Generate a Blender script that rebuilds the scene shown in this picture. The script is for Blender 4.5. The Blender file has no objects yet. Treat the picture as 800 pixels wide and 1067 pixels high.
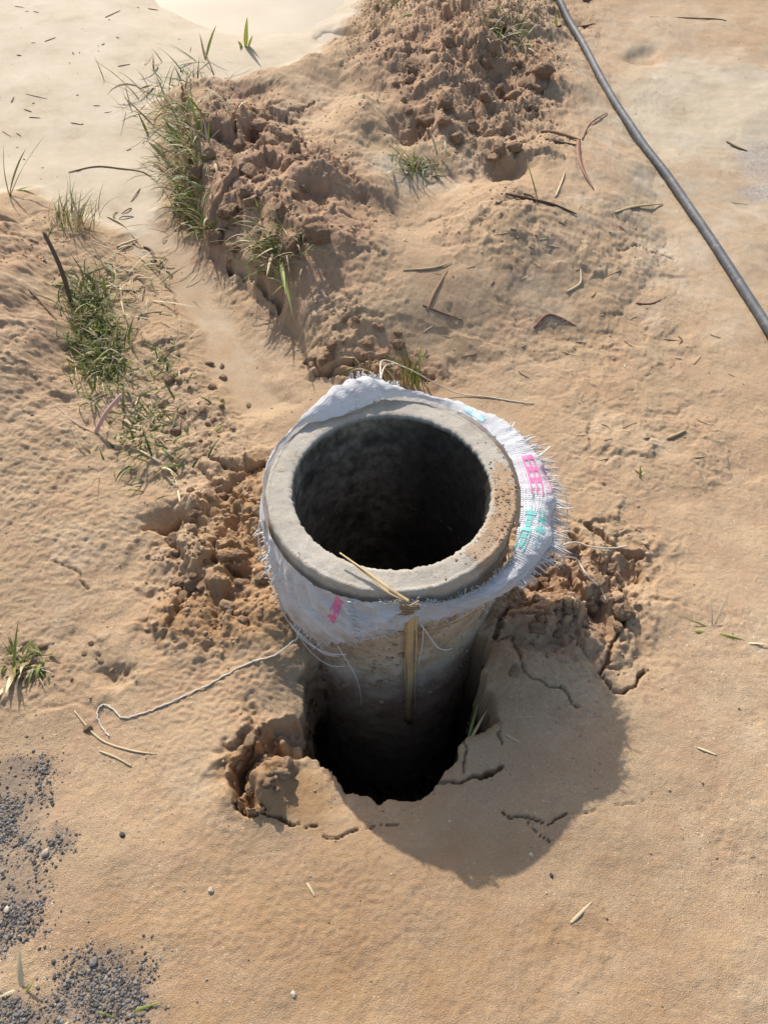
import bpy, math, random
import numpy as np
from mathutils import Vector, Matrix

# ------------------------------------------------------------------ scene, camera, light
scene = bpy.context.scene
C = scene.collection
rng = np.random.default_rng(7)
random.seed(7)

RIM = 0.25                       # height of the pipe rim above the ground
CAM = np.array([0.0, -0.7836, 0.942 + RIM])
YAW, PITCH, ROLL, FPX = -0.0146, 0.9111, 0.0202, 800.0

def cam_axes():
    f = np.array([math.sin(YAW)*math.cos(PITCH), math.cos(YAW)*math.cos(PITCH), -math.sin(PITCH)])
    r = np.array([math.cos(YAW), -math.sin(YAW), 0.0])
    u = np.cross(r, f)
    c, s = math.cos(ROLL), math.sin(ROLL)
    return c*r + s*u, -s*r + c*u, f
AX_R, AX_U, AX_F = cam_axes()

cam_data = bpy.data.cameras.new("camera")
cam = bpy.data.objects.new("camera", cam_data)
C.objects.link(cam)
M = Matrix((AX_R, AX_U, -AX_F)).transposed().to_4x4()
M.translation = Vector(CAM)
cam.matrix_world = M
cam_data.sensor_fit = 'VERTICAL'
cam_data.sensor_height = 36.0
cam_data.lens = 36.0*FPX/1067.0
cam_data.clip_start = 0.02
cam_data.clip_end = 500
scene.camera = cam

SUN = Vector((-0.126, 0.310, 0.25)).normalized()
elev = math.asin(SUN.z)
world = bpy.data.worlds.new("World")
scene.world = world
world.use_nodes = True
nt = world.node_tree
bg = nt.nodes["Background"]
sky = nt.nodes.new("ShaderNodeTexSky")
sky.sky_type = 'NISHITA'
sky.sun_disc = False
sky.sun_elevation = elev
sky.sun_rotation = math.atan2(SUN.x, SUN.y)
sky.air_density = 1.2
sky.dust_density = 2.5
nt.links.new(sky.outputs[0], bg.inputs[0])
bg.inputs[1].default_value = 0.15
sl = bpy.data.lights.new("sun", 'SUN')
sl.energy = 4.3
sl.angle = math.radians(0.6)
sl.color = (1.0, 0.95, 0.87)
so = bpy.data.objects.new("sun", sl)
so.rotation_euler = SUN.to_track_quat('Z', 'Y').to_euler()
so.location = SUN*20
C.objects.link(so)
scene.view_settings.view_transform = 'Standard'
scene.view_settings.look = 'None'
scene.view_settings.gamma = 1.0
scene.view_settings.exposure = 0.24
scene.cycles.max_bounces = 5
scene.cycles.diffuse_bounces = 3

# ------------------------------------------------------------------ numpy noise
def _h(ix, iy, seed):
    ix = ix.astype(np.int32).view(np.uint32); iy = iy.astype(np.int32).view(np.uint32)
    n = ix*np.uint32(374761393) + iy*np.uint32(668265263) + np.uint32((seed*974711 + 12345) & 0xffffffff)
    n = (n ^ (n >> np.uint32(13)))*np.uint32(1274126177)
    n = (n ^ (n >> np.uint32(16)))*np.uint32(2246822519)
    return n ^ (n >> np.uint32(15))
def h01(ix, iy, seed): return _h(ix, iy, seed).astype(np.float32)*np.float32(1/4294967296.0)
GCOS = np.cos(np.arange(256)*2*np.pi/256).astype(np.float32); GSIN = np.sin(np.arange(256)*2*np.pi/256).astype(np.float32)
def perlin(x, y, seed):
    x = np.asarray(x, np.float32); y = np.asarray(y, np.float32)
    x0 = np.floor(x); y0 = np.floor(y); fx = x-x0; fy = y-y0
    u = fx*fx*fx*(fx*(fx*6-15)+10); v = fy*fy*fy*(fy*(fy*6-15)+10)
    def g(dx, dy):
        k = _h(x0+dx, y0+dy, seed) & np.uint32(255)
        return GCOS[k]*(fx-dx) + GSIN[k]*(fy-dy)
    a = g(0,0)*(1-u)+g(1,0)*u; b = g(0,1)*(1-u)+g(1,1)*u
    return (a*(1-v)+b*v)*1.5
def fbm(x, y, freq, octs, seed, gain=0.5):
    t = np.zeros_like(x); a = 1.0
    for i in range(octs):
        t += a*perlin(x*freq+i*17.3, y*freq-i*9.1, seed+i*31)
        freq *= 2.03; a *= gain
    return t
def lumps(x, y, freq, seed):
    """rounded crumbs of random size (0..1)"""
    x = np.asarray(x*freq, np.float32); y = np.asarray(y*freq, np.float32)
    x0 = np.floor(x); y0 = np.floor(y); best = np.zeros_like(x)
    for dx in (-1, 0, 1):
        for dy in (-1, 0, 1):
            cx = x0+dx; cy = y0+dy
            px = cx + h01(cx, cy, seed); py = cy + h01(cx, cy, seed+1)
            rr = 0.3 + 0.62*h01(cx, cy, seed+2)**1.5
            d2 = ((x-px)**2 + (y-py)**2)/(rr*rr)
            best = np.maximum(best, rr*np.sqrt(np.maximum(0, 1-d2)))
    return best
def chunks(x, y, freq, seed, tilt=.8):
    """broken lumps with flat, tilted tops and steep faces; second output: gaps between them"""
    x = np.asarray(x*freq, np.float32); y = np.asarray(y*freq, np.float32)
    x0 = np.floor(x); y0 = np.floor(y)
    f1 = np.full_like(x, 9); f2 = np.full_like(x, 9); val = np.zeros_like(x)
    for dx in (-1, 0, 1):
        for dy in (-1, 0, 1):
            cx = x0+dx; cy = y0+dy
            ex = x-cx-h01(cx, cy, seed); ey = y-cy-h01(cx, cy, seed+1)
            d = ex*ex+ey*ey
            a = h01(cx, cy, seed+3)*6.283
            v = h01(cx, cy, seed+2)+tilt*(np.cos(a)*ex+np.sin(a)*ey)
            near = d < f1
            f2 = np.where(near, f1, np.minimum(f2, d)); val = np.where(near, v, val); f1 = np.where(near, d, f1)
    return val, np.sqrt(f2)-np.sqrt(f1)
def sstep(a, b, x):
    t = np.clip((x-a)/(b-a), 0, 1); return t*t*(3-2*t)

# ------------------------------------------------------------------ measured places on the ground
def ray(px, py):
    d = (px-400)/FPX*AX_R - (py-533.5)/FPX*AX_U + AX_F
    return d
def G(px, py, z=0.0):
    d = ray(px, py); t = (z-CAM[2])/d[2]
    return (CAM+d*t)[:2]
def GP(pts, z=0.0): return np.array([G(a, b, z) for a, b in pts])

def seg_d(X, Y, a, b):
    ax, ay = a; bx, by = b
    dx, dy = bx-ax, by-ay; L = dx*dx+dy*dy+1e-12
    t = np.clip(((X-ax)*dx+(Y-ay)*dy)/L, 0, 1)
    return np.hypot(X-ax-t*dx, Y-ay-t*dy)
def line_d(X, Y, pts):
    d = np.full_like(X, 1e9)
    for a, b in zip(pts[:-1], pts[1:]): d = np.minimum(d, seg_d(X, Y, a, b))
    return d
def poly_in(X, Y, pts):
    """positive inside"""
    d = line_d(X, Y, np.vstack([pts, pts[:1]]))
    ins = np.zeros(X.shape, bool); n = len(pts)
    for i in range(n):
        x1, y1 = pts[i]; x2, y2 = pts[(i+1) % n]
        if y1 == y2: continue
        c = ((y1 > Y) != (y2 > Y)) & (X < (x2-x1)*(Y-y1)/(y2-y1)+x1)
        ins ^= c
    return np.where(ins, d, -d)
def blob(X, Y, px, py, rx, ry, rot=0.0):
    c = G(px, py); a = (G(px+rx, py)-G(px-rx, py))/2; b = (G(px, py-ry)-G(px, py+ry))/2
    R = np.array([a, b]).T
    Q = np.linalg.inv(R)
    ex = (abs(a[0])+abs(b[0]))*1.7+.05; ey = (abs(a[1])+abs(b[1]))*1.7+.05
    i0, i1 = np.searchsorted(xs, [c[0]-ex, c[0]+ex]); j0, j1 = np.searchsorted(ys, [c[1]-ey, c[1]+ey])
    out = np.zeros(X.shape, np.float32); X = X[j0:j1, i0:i1]; Y = Y[j0:j1, i0:i1]
    u = Q[0,0]*(X-c[0])+Q[0,1]*(Y-c[1]); v = Q[1,0]*(X-c[0])+Q[1,1]*(Y-c[1])
    out[j0:j1, i0:i1] = np.exp(-(u*u+v*v)**1.5)
    return out

MOUND = GP([(168,112),(180,140),(190,190),(212,258),(255,300),(300,345),(322,392),(345,408),(400,412),(470,402),(545,385),(640,340),(690,270),
            (680,180),(640,90),(590,20),(590,-40),(500,-60),(430,-10),(385,45),(345,78),(290,100),(235,112),(195,112)])
BANK = GP([(-900,205),(-60,205),(25,215),(62,262),(85,320),(100,392),(128,452),(150,500),(172,545),(160,620),(60,760),(-400,900),(-900,700)])
HOLE = GP([(420,660),(370,664),(328,676),(312,700),(316,735),(312,778),(345,800),(360,820),(392,832),(430,829),(457,813),(474,787),(482,766),(505,758),(524,748),
           (516,730),(506,712),(508,688),(505,662),(484,644),(452,640)])
DEEP = np.vstack([GP([(318,752),(340,738),(368,712),(420,692),(492,676),(514,704)], -.14), GP([(530,742),(524,748),(505,758),(482,766),(474,787),(457,813),(430,829),(392,832),(360,820),(345,800),(313,778)])])
FLAT = GP([(-900,215),(20,205),(80,235),(140,260),(180,240),(185,180),(172,110),(200,105),(260,92),(330,62),(365,30),(410,-40),(300,-260),(-900,-260)])
CHAN = GP([(140,190),(205,250),(250,320),(290,380),(310,420),(250,440),(215,400),(190,330),(120,250)])
GRAV = [(5,850,55,62),(-5,930,52,75),(28,800,30,18),(108,1036,64,44),(20,1058,60,28),(62,870,20,14)]
GRAV_PALE = [(800,165,38,28),(790,200,30,12)]
ROUGH = [(250,190,70,70,.020),(310,250,80,70,.016),(360,320,50,50,.009),(390,150,70,60,.009),(440,70,80,60,.022),(500,110,70,70,.030),(540,60,45,60,.024),
         (470,20,110,40,.030),(530,170,50,30,.018),(355,28,36,14,.022),(430,170,34,20,.022),(520,265,70,40,.010),(640,270,60,40,.008),
         (255,510,60,40,.022),(230,570,75,50,.026),(220,635,70,45,.022),(280,600,45,60,.020),(225,445,50,30,.012),(270,790,36,48,.022),
         (590,620,70,62,.030),(560,580,60,40,.020),(640,600,55,60,.016),(640,680,45,38,.010),(540,655,24,34,.012),
         (40,260,50,50,.010),(30,400,90,90,.007),(130,280,50,40,.008),(170,400,70,60,.010),(200,460,70,40,.012),
         (60,700,70,40,.008),(120,700,30,16,.012),(410,392,70,12,.012),(350,360,40,26,.016),(600,360,120,40,.006),(680,470,100,70,.005)]
CRACKS = [([(455,813),(478,812),(500,806),(522,797)],.006,.02),([(500,806),(514,800)],.009,.03),([(520,845),(534,851),(548,849),(572,855),(590,849)],.0024,.010),
          ([(590,849),(612,846),(625,838)],.0016,.005),([(640,838),(662,836),(680,824)],.0015,.004),([(548,850),(560,868),(575,878)],.0018,.007),([(335,872),(352,870),(372,862)],.003,.012),
          ([(612,548),(628,560),(645,572),(668,580)],.012,.03),([(590,556),(604,566)],.008,.02),([(662,580),(668,600)],.005,.012),
          ([(640,598),(650,612),(655,632),(648,652)],.009,.03),([(648,652),(640,672),(632,690),(622,700)],.007,.022),
          ([(622,700),(640,718),(652,720),(662,712),(672,700)],.006,.022),([(520,672),(535,665),(540,700),(560,712),(585,718)],.003,.010),
          ([(590,610),(606,628),(618,634)],.014,.03),([(545,602),(565,612),(588,618)],.011,.026),([(516,664),(524,648),(530,636)],.008,.03),([(200,118),(203,160),(208,205)],.030,.05),([(238,282),(262,298),(296,330)],.016,.035),([(318,380),(345,396),(400,400)],.014,.03),
          ([(480,762),(488,780),(482,800)],.0025,.01),([(372,862),(392,856),(415,860)],.002,.007),([(585,718),(600,735),(612,738)],.003,.01),([(632,690),(650,700)],.003,.01),([(520,750),(522,775)],.0025,.01),
          ([(150,548),(165,541),(185,535),(205,546)],.013,.045),([(222,480),(250,492),(275,486)],.009,.03),([(228,510),(250,520),(268,530)],.008,.028),
          ([(225,582),(238,594),(250,600)],.012,.035),([(255,840),(290,852),(330,862)],.004,.02),([(262,775),(248,800),(247,842),(262,850)],.008,.03),
          ([(250,830),(268,836),(275,842)],.003,.012),([(310,180),(322,200),(330,212)],.008,.03),([(328,212),(345,226),(352,240)],.009,.035),
          ([(240,150),(262,164),(282,158)],.008,.028),([(268,180),(280,195)],.012,.04),([(300,160),(318,150),(330,140)],.006,.02),
          ([(640,270),(665,262),(700,270)],.004,.01),([(60,590),(85,600),(92,616)],.004,.01),([(205,575),(190,600),(186,640)],.004,.01),
          ([(330,395),(365,388),(410,388),(450,398)],.012,.03),([(160,270),(180,300),(185,330)],.004,.008)]
PITS = [(430,168,24,15,.07),(352,30,20,8,.05),(118,702,20,14,.02),(178,541,26,11,.035),(612,636,16,12,.03),(560,606,22,10,.025),(270,186,10,12,.05),
        (340,215,8,8,.04),(330,262,14,20,.03),(252,598,14,10,.03),(600,352,26,10,.008),(485,40,34,22,.05),(520,110,22,18,.04),(530,200,18,10,.03),(670,56,16,9,.025),(655,595,12,14,.02)]
HUMPS = [(332,236,26,18,.055),(300,130,40,25,.03),(370,160,24,20,.03),(400,110,30,20,.03),(225,150,30,28,.03),(205,535,14,12,.028),(270,830,40,20,.012),(390,240,22,12,.03),
         (575,585,30,20,.025),(600,600,26,20,.02),(545,700,26,18,.016),(520,690,20,16,.012),(235,610,20,16,.02),(520,60,30,20,.03),(450,110,24,16,.03),(460,160,26,14,.03),(590,645,22,10,.014),(440,40,30,18,.03)]

def terrain(X, Y):
    """ground height, pit drop fraction, masks"""
    h = 0.010*fbm(X, Y, 1.1, 3, 3) + 0.0055*fbm(X, Y, 5, 4, 11)
    near = 1-sstep(0.2, 0.9, Y)
    # distorted coordinates so that traced outlines turn ragged
    wx = X + 0.018*fbm(X, Y, 9, 4, 50); wy = Y + 0.018*fbm(X, Y, 9, 4, 60)
    # centre mound: steep towards the channel, shallow to the right
    s = poly_in(wx, wy, MOUND)
    w = 0.04 + 0.33*sstep(-0.35, 0.75, X)
    hm = 0.065 + 0.105*sstep(0.3, 1.0, Y)
    mound = np.where(s > 0, 1-np.exp(-np.maximum(s,0)/w), 0)
    h += hm*mound*(0.75+0.35*fbm(X, Y, 2.2, 2, 21))
    # left bank
    sb = poly_in(wx, wy, BANK)
    hb = 0.015 + 0.10*sstep(-0.05, 0.75, Y)
    h += hb*sstep(-0.01, 0.20, sb)
    # flat silt and channel are smooth and lower
    fl = sstep(-0.02, 0.10, poly_in(wx, wy, FLAT)); ch = sstep(-0.03, 0.05, poly_in(wx, wy, CHAN))
    smooth = np.maximum(fl, ch)
    h -= 0.0055*.7*smooth*fbm(X, Y, 5, 4, 11)
    h -= 0.02*smooth
    # humps, pits
    for px, py, rx, ry, a in HUMPS: h += a*blob(wx, wy, px, py, rx, ry)
    for px, py, rx, ry, a in PITS: h -= a*blob(wx, wy, px, py, rx, ry)
    h -= .05*blob(X, Y, 262, -20, 105, 46)
    # churned zones
    rough = np.zeros_like(X)
    for px, py, rx, ry, a in ROUGH: rough = np.maximum(rough, a*blob(wx, wy, px, py, rx*1.15, ry*1.15))
    rough *= 1-0.9*smooth
    l1 = lumps(wx, wy, 11, 101); l2 = lumps(wx+.3, wy, 34, 111); l3 = lumps(X, Y, 75, 121)
    l4 = lumps(X, Y, 130, 131)
    rb = 1-2*np.abs(fbm(wx, wy, 8, 5, 141, .5))
    jx = wx+.010*fbm(X, Y, 45, 3, 143); jy = wy+.010*fbm(X, Y, 45, 3, 144)
    redm_ = np.maximum(blob(wx, wy, 250, 190, 75, 90), blob(wx, wy, 320, 240, 60, 70))
    farq = 1-.25*sstep(.7, 1.3, Y)
    c1, g1 = chunks(jx, jy, 9.5, 301); c2, g2 = chunks(jx+.2, jy, 24, 311); c3, g3 = chunks(jx, jy+.4, 58, 321)
    c0, g0 = chunks(jx+.13, jy, 5.2, 331, 1.1)
    h += rough*redm_*1.9*c0*sstep(0, .10, g0)
    h += rough*(farq*(1.05*c1*sstep(0, .22, g1) + .42*c2*sstep(0, .25, g2)) + .15*c3*sstep(0, .3, g3) + .4*l1 + .1*l2 + .1*l3 + .1*l4 + .75*fbm(X, Y, 8, 6, 140, .46) + .4*rb - .9)
    # fine grain everywhere except on the silt
    fine = (1-0.85*smooth)
    patch = sstep(-0.25, 0.5, fbm(X, Y, 4, 3, 170))
    bankz = sstep(0.0, .1, sb)
    h += fine*(0.0005 + 0.0013*patch + 0.0021*bankz)*(0.45*lumps(X, Y, 85, 151)+0.5*lumps(X, Y, 150, 152)*patch + 0.5*fbm(X, Y, 60, 2, 160))
    h += fine*(0.0007+.0006*bankz)*fbm(X, Y, 170, 2, 161)
    # rain pitted sand either side of the pit
    pit1 = np.maximum.reduce([blob(X, Y, 235, 715, 90, 60), blob(X, Y, 575, 725, 62, 48), 0.5*blob(X, Y, 190, 780, 70, 50), 0.45*blob(X,Y,300,940,200,90)])
    h += pit1*0.0027*perlin(X*100+perlin(X*20, Y*20, 5)*.8, Y*150, 181)
    # slope down to the pit and heave round it
    s = poly_in(X + 0.008*fbm(X, Y, 24, 4, 70), Y + 0.008*fbm(X, Y, 24, 4, 80), HOLE)
    h -= 0.018*np.exp(-np.maximum(-s, 0)/0.03)*(Y < 0.0)
    # ground stands a little higher left and right of the pipe
    h += 0.03*blob(X, Y, 300, 660, 70, 50) + 0.02*blob(X, Y, 560, 660, 60, 60)
    # collapsed ledge at the left rim of the pit
    led = poly_in(wx, wy, GP([(303,735),(268,770),(246,800),(246,846),(266,846),(268,815),(300,790),(322,782),(322,740)]))
    h -= 0.05*sstep(-0.004, 0.012, led)
    h += sstep(0, 0.02, led)*0.03*(l2+0.6*l3-.3)
    for pts, wd, dp in CRACKS:
        pts = GP(pts)
        lo = pts.min(0)-0.08; hi = pts.max(0)+0.08
        m = (X > lo[0]) & (X < hi[0]) & (Y > lo[1]) & (Y < hi[1])
        if not m.any(): continue
        wd *= .62; dp *= .85
        xs = X[m]+0.006*fbm(X[m], Y[m], 26, 2, 190)+.003*(chunks(X[m], Y[m], 55, 195, 0)[0]-.5); ys = Y[m]+0.006*fbm(X[m], Y[m], 26, 2, 200)+.003*(chunks(X[m], Y[m], 55, 196, 0)[0]-.5)
        d = line_d(xs, ys, pts)
        wv = wd*0.85*np.maximum(.5, 1.0+0.5*perlin(xs*22, ys*22, 77))
        h[m] -= dp*(1-sstep(0.6, 1.0, d/np.maximum(wv, 1e-4)))
    global LIP
    LIP = s
    deepm = sstep(-.015, .035, poly_in(wx, wy, DEEP))
    drop = np.clip(s/.05, 0, 1)*(.26+.74*deepm)
    h -= .03*blob(X, Y, 322, 700, 34, 50)
    h -= 0.62*drop + .04*np.clip(drop*4, 0, 1)*(lumps(X, Y, 40, 333)-.4)
    # masks
    grav = np.zeros_like(X)
    for px, py, rx, ry in GRAV: grav = np.maximum(grav, blob(wx, wy, px, py, rx, ry))
    gravp = np.zeros_like(X)
    for px, py, rx, ry in GRAV_PALE: gravp = np.maximum(gravp, blob(wx, wy, px, py, rx, ry))
    orange = np.maximum.reduce([1.0*blob(wx, wy, 195, 10, 50, 24), .9*blob(wx, wy, 262, -4, 132, 50), blob(wx, wy, 270, 540, 60, 70), blob(wx, wy, 230, 640, 75, 40), blob(wx, wy, 290, 830, 60, 36), .55*blob(wx, wy, 430, 980, 480, 190),  blob(wx,wy,270,800,40,50)])
    redbr = np.maximum.reduce([blob(wx, wy, 250, 200, 75, 85), blob(wx, wy, 330, 260, 70, 80), blob(wx, wy, 480, 90, 110, 80), blob(wx, wy, 600, 630, 70, 60)*.8, .8*blob(wx, wy, 410, 395, 90, 20), .6*bankz*np.clip(Y,0,1)])
    silt = np.maximum.reduce([fl*sstep(.55, 1.2, Y), 0.45*ch, blob(wx, wy, 740, 110, 130, 70), .55*blob(wx, wy, 740, 200, 160, 150), .4*blob(wx, wy, 620, 60, 60, 60), .6*blob(wx, wy, 420, 215, 60, 20), .5*blob(wx, wy, 690, 30, 100, 40)])
    return h, drop, rough, silt, orange, redbr, np.clip(grav, 0, 1), np.clip(gravp, 0, 1)

def axis(lo, hi, step, grow, lo2, hi2):
    mid = np.arange(lo, hi, step)
    def ext(s, end):
        out = []; st = step; p = s
        while p < end: st = min(st*grow, 40.0); p += st; out.append(p)
        return np.array(out)
    right = ext(mid[-1], hi2); left = -ext(-mid[0], -lo2)
    return np.concatenate([left[::-1], mid, right])
def axis_far(v, knee, cap):
    return v
# fine where the photograph looks, widening out to the horizon
xs = axis(-0.75, 0.75, 0.0027, 1.010, -120, 120)
ys = axis(-0.85, 0.45, 0.0027, 1.0042, -120, 120)
def tail(v):   # a second, faster growth beyond the seen part
    core = v[(v > -3.2) & (v < 3.9)]
    r = [core[-1]]; st = core[-1]-core[-2]
    while r[-1] < 150: st *= 1.22; r.append(r[-1]+st)
    l = [core[0]]; st = core[1]-core[0]
    while l[-1] > -150: st *= 1.22; l.append(l[-1]-st)
    return np.concatenate([np.array(l[1:])[::-1], core, np.array(r[1:])])
xs = tail(xs); ys = tail(ys)
GX, GY = [a.astype(np.float32) for a in np.meshgrid(xs, ys)]
HH, DROP, ROUGHM, SILT, ORANGE, REDBR, GRAVM, GRAVP = terrain(GX, GY)

def hgt(x, y):
    i = int(np.clip(np.searchsorted(xs, x)-1, 0, len(xs)-2)); j = int(np.clip(np.searchsorted(ys, y)-1, 0, len(ys)-2))
    u = (x-xs[i])/(xs[i+1]-xs[i]); v = (y-ys[j])/(ys[j+1]-ys[j])
    return float((HH[j,i]*(1-u)+HH[j,i+1]*u)*(1-v) + (HH[j+1,i]*(1-u)+HH[j+1,i+1]*u)*v)
def samp(A, x, y):
    i = int(np.clip(np.searchsorted(xs, x)-1, 0, len(xs)-2)); j = int(np.clip(np.searchsorted(ys, y)-1, 0, len(ys)-2))
    return float(A[j, i])
def at(px, py, dz=0.0):
    """the point of the ground seen at a place of the photograph"""
    z = 0.0
    for _ in range(14):
        g = G(px, py, z); z = 0.5*z + 0.5*max(hgt(g[0], g[1]), -0.1)
    g = G(px, py, z)
    return Vector((g[0], g[1], hgt(g[0], g[1])+dz))

# ------------------------------------------------------------------ mesh helpers
def mesh_np(name, verts, faces, mat=None, parent=None, smooth=True, tint=None, mats=None, midx=None):
    me = bpy.data.meshes.new(name)
    verts = np.asarray(verts, np.float32)
    me.from_pydata(verts.tolist(), [], faces) if isinstance(faces, list) else None
    if not isinstance(faces, list):
        n = faces.shape[1]
        me.vertices.add(len(verts)); me.vertices.foreach_set("co", verts.ravel())
        me.loops.add(faces.size); me.loops.foreach_set("vertex_index", faces.ravel().astype(np.int32))
        me.polygons.add(len(faces)); me.polygons.foreach_set("loop_start", (np.arange(len(faces))*n).astype(np.int32))
        me.update(calc_edges=True)
    if smooth: me.polygons.foreach_set("use_smooth", np.ones(len(me.polygons), bool))
    if tint is not None:
        a = me.attributes.new("tint", 'FLOAT', 'POINT'); a.data.foreach_set("value", np.asarray(tint, np.float32))
    for m in (mats or ([mat] if mat else [])): me.materials.append(m)
    if midx is not None: me.polygons.foreach_set("material_index", np.asarray(midx, np.int32))
    me.validate()
    o = bpy.data.objects.new(name, me); C.objects.link(o)
    if parent: o.parent = parent
    return o
def tag(o, label=None, cat=None, group=None, kind=None):
    if label: o["label"] = label
    if cat: o["category"] = cat
    if group: o["group"] = group
    if kind: o["kind"] = kind
    return o
def empty(name, loc=(0,0,0)):
    o = bpy.data.objects.new(name, None); o.location = loc; o.empty_display_size = .05; C.objects.link(o); return o

class MB:
    """collects tubes and ribbons into one mesh"""
    def __init__(s): s.v = []; s.f = []; s.t = []; s.m = []
    def tube(s, pts, r0, r1=None, n=6, tint=0.5, flat=1.0, mi=0, nrm=None, ends=False):
        r1 = r0 if r1 is None else r1
        pts = [Vector(p) for p in pts]; k = len(pts); base = len(s.v); up = Vector(nrm) if nrm else Vector((0.12, 0.21, 1))
        for i, p in enumerate(pts):
            d = (pts[min(i+1, k-1)]-pts[max(i-1, 0)]).normalized()
            a = d.cross(up)
            if a.length < 1e-4: a = d.cross(Vector((1, 0, 0)))
            a.normalize(); b = a.cross(d).normalized()
            r = r0+(r1-r0)*i/(k-1)
            if ends: r *= .45+.55*min(1, 3.5*min(i, k-1-i)/(k-1))
            for q in range(n):
                an = 2*math.pi*q/n
                s.v.append(p + a*(math.cos(an)*r) + b*(math.sin(an)*r*flat)); s.t.append(tint)
        for i in range(k-1):
            for q in range(n):
                s.f.append((base+i*n+q, base+i*n+(q+1) % n, base+(i+1)*n+(q+1) % n, base+(i+1)*n+q)); s.m.append(mi)
        s.f.append(tuple(base+q for q in range(n))[::-1]); s.m.append(mi)
        s.f.append(tuple(base+(k-1)*n+q for q in range(n))); s.m.append(mi)
    def blade(s, p, az, lean, length, width, curl, tint=0.5, mi=0, seg=6, twist=0.0, keel=0.25):
        """tapered, drooping grass blade with a keel"""
        p = Vector(p); base = len(s.v); ang = lean
        side0 = Vector((-math.sin(az), math.cos(az), 0))
        for i in range(seg+1):
            t = i/seg
            w = width*(min(1, .55+1.8*t))*(1-t**2.2)*.5 + width*.02
            d = Vector((math.cos(az)*math.sin(ang), math.sin(az)*math.sin(ang), math.cos(ang)))
            nn = side0.cross(d)
            sd = (side0*math.cos(twist*t)+nn*math.sin(twist*t))
            s.v += [p-sd*w+nn*w*keel, p-nn*w*keel, p+sd*w+nn*w*keel]; s.t += [tint]*3
            p = p+d*(length/seg); ang += curl/seg
        for i in range(seg):
            b = base+i*3
            s.f += [(b, b+1, b+4, b+3), (b+1, b+2, b+5, b+4)]; s.m += [mi, mi]
    def build(s, name, mats, parent=None, smooth=True):
        mats = mats if isinstance(mats, list) else [mats]
        return mesh_np(name, [tuple(v) for v in s.v], s.f, parent=parent, tint=s.t, mats=mats, midx=s.m, smooth=smooth)

# ------------------------------------------------------------------ materials
def newmat(name):
    m = bpy.data.materials.new(name); m.use_nodes = True
    n = m.node_tree; b = n.nodes["Principled BSDF"]; return m, n, b
def nod(n, t, **kw):
    o = n.nodes.new(t)
    for k, v in kw.items(): setattr(o, k, v)
    return o
def noise(n, coord, scale, detail=4, rough=.55, dim='3D'):
    o = nod(n, "ShaderNodeTexNoise"); o.inputs["Scale"].default_value = scale; o.inputs["Detail"].default_value = detail; o.inputs["Roughness"].default_value = rough
    n.links.new(coord, o.inputs["Vector"]); return o.outputs["Fac"]
def ramp(n, fac, stops):
    r = nod(n, "ShaderNodeValToRGB"); e = r.color_ramp.elements
    while len(e) < len(stops): e.new(0.5)
    for q, (p, c) in zip(e, stops): q.position = p; q.color = (*c, 1) if len(c) == 3 else c
    n.links.new(fac, r.inputs[0]); return r.outputs[0]
def mapr(n, fac, a, b, c=0.0, d=1.0):
    r = nod(n, "ShaderNodeMapRange"); n.links.new(fac, r.inputs[0])
    for i, v in enumerate((a, b, c, d)): r.inputs[i+1].default_value = v
    return r.outputs[0]
def mix(n, fac, a, b, mode='MIX'):
    m = nod(n, "ShaderNodeMix", data_type='RGBA', blend_type=mode)
    if isinstance(fac, (int, float)): m.inputs[0].default_value = fac
    else: n.links.new(fac, m.inputs[0])
    for sock, v in ((m.inputs[6], a), (m.inputs[7], b)):
        if isinstance(v, tuple): sock.default_value = (*v, 1)
        else: n.links.new(v, sock)
    return m.outputs[2]
def mth(n, op, a, b=None):
    m = nod(n, "ShaderNodeMath", operation=op)
    for i, v in enumerate((a, b)):
        if v is None: continue
        if isinstance(v, (int, float)): m.inputs[i].default_value = v
        else: n.links.new(v, m.inputs[i])
    return m.outputs[0]
def bump(n, bsdf, height, dist, strength=1.0, prev=None):
    b = nod(n, "ShaderNodeBump"); b.inputs["Distance"].default_value = dist; b.inputs["Strength"].default_value = strength
    n.links.new(height, b.inputs["Height"])
    if prev: n.links.new(prev, b.inputs["Normal"])
    n.links.new(b.outputs[0], bsdf.inputs["Normal"]); return b.outputs[0]
def attr(n, name):
    a = nod(n, "ShaderNodeAttribute"); a.attribute_name = name; return a.outputs["Fac"]
def obco(n): return nod(n, "ShaderNodeTexCoord").outputs["Object"]

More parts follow.
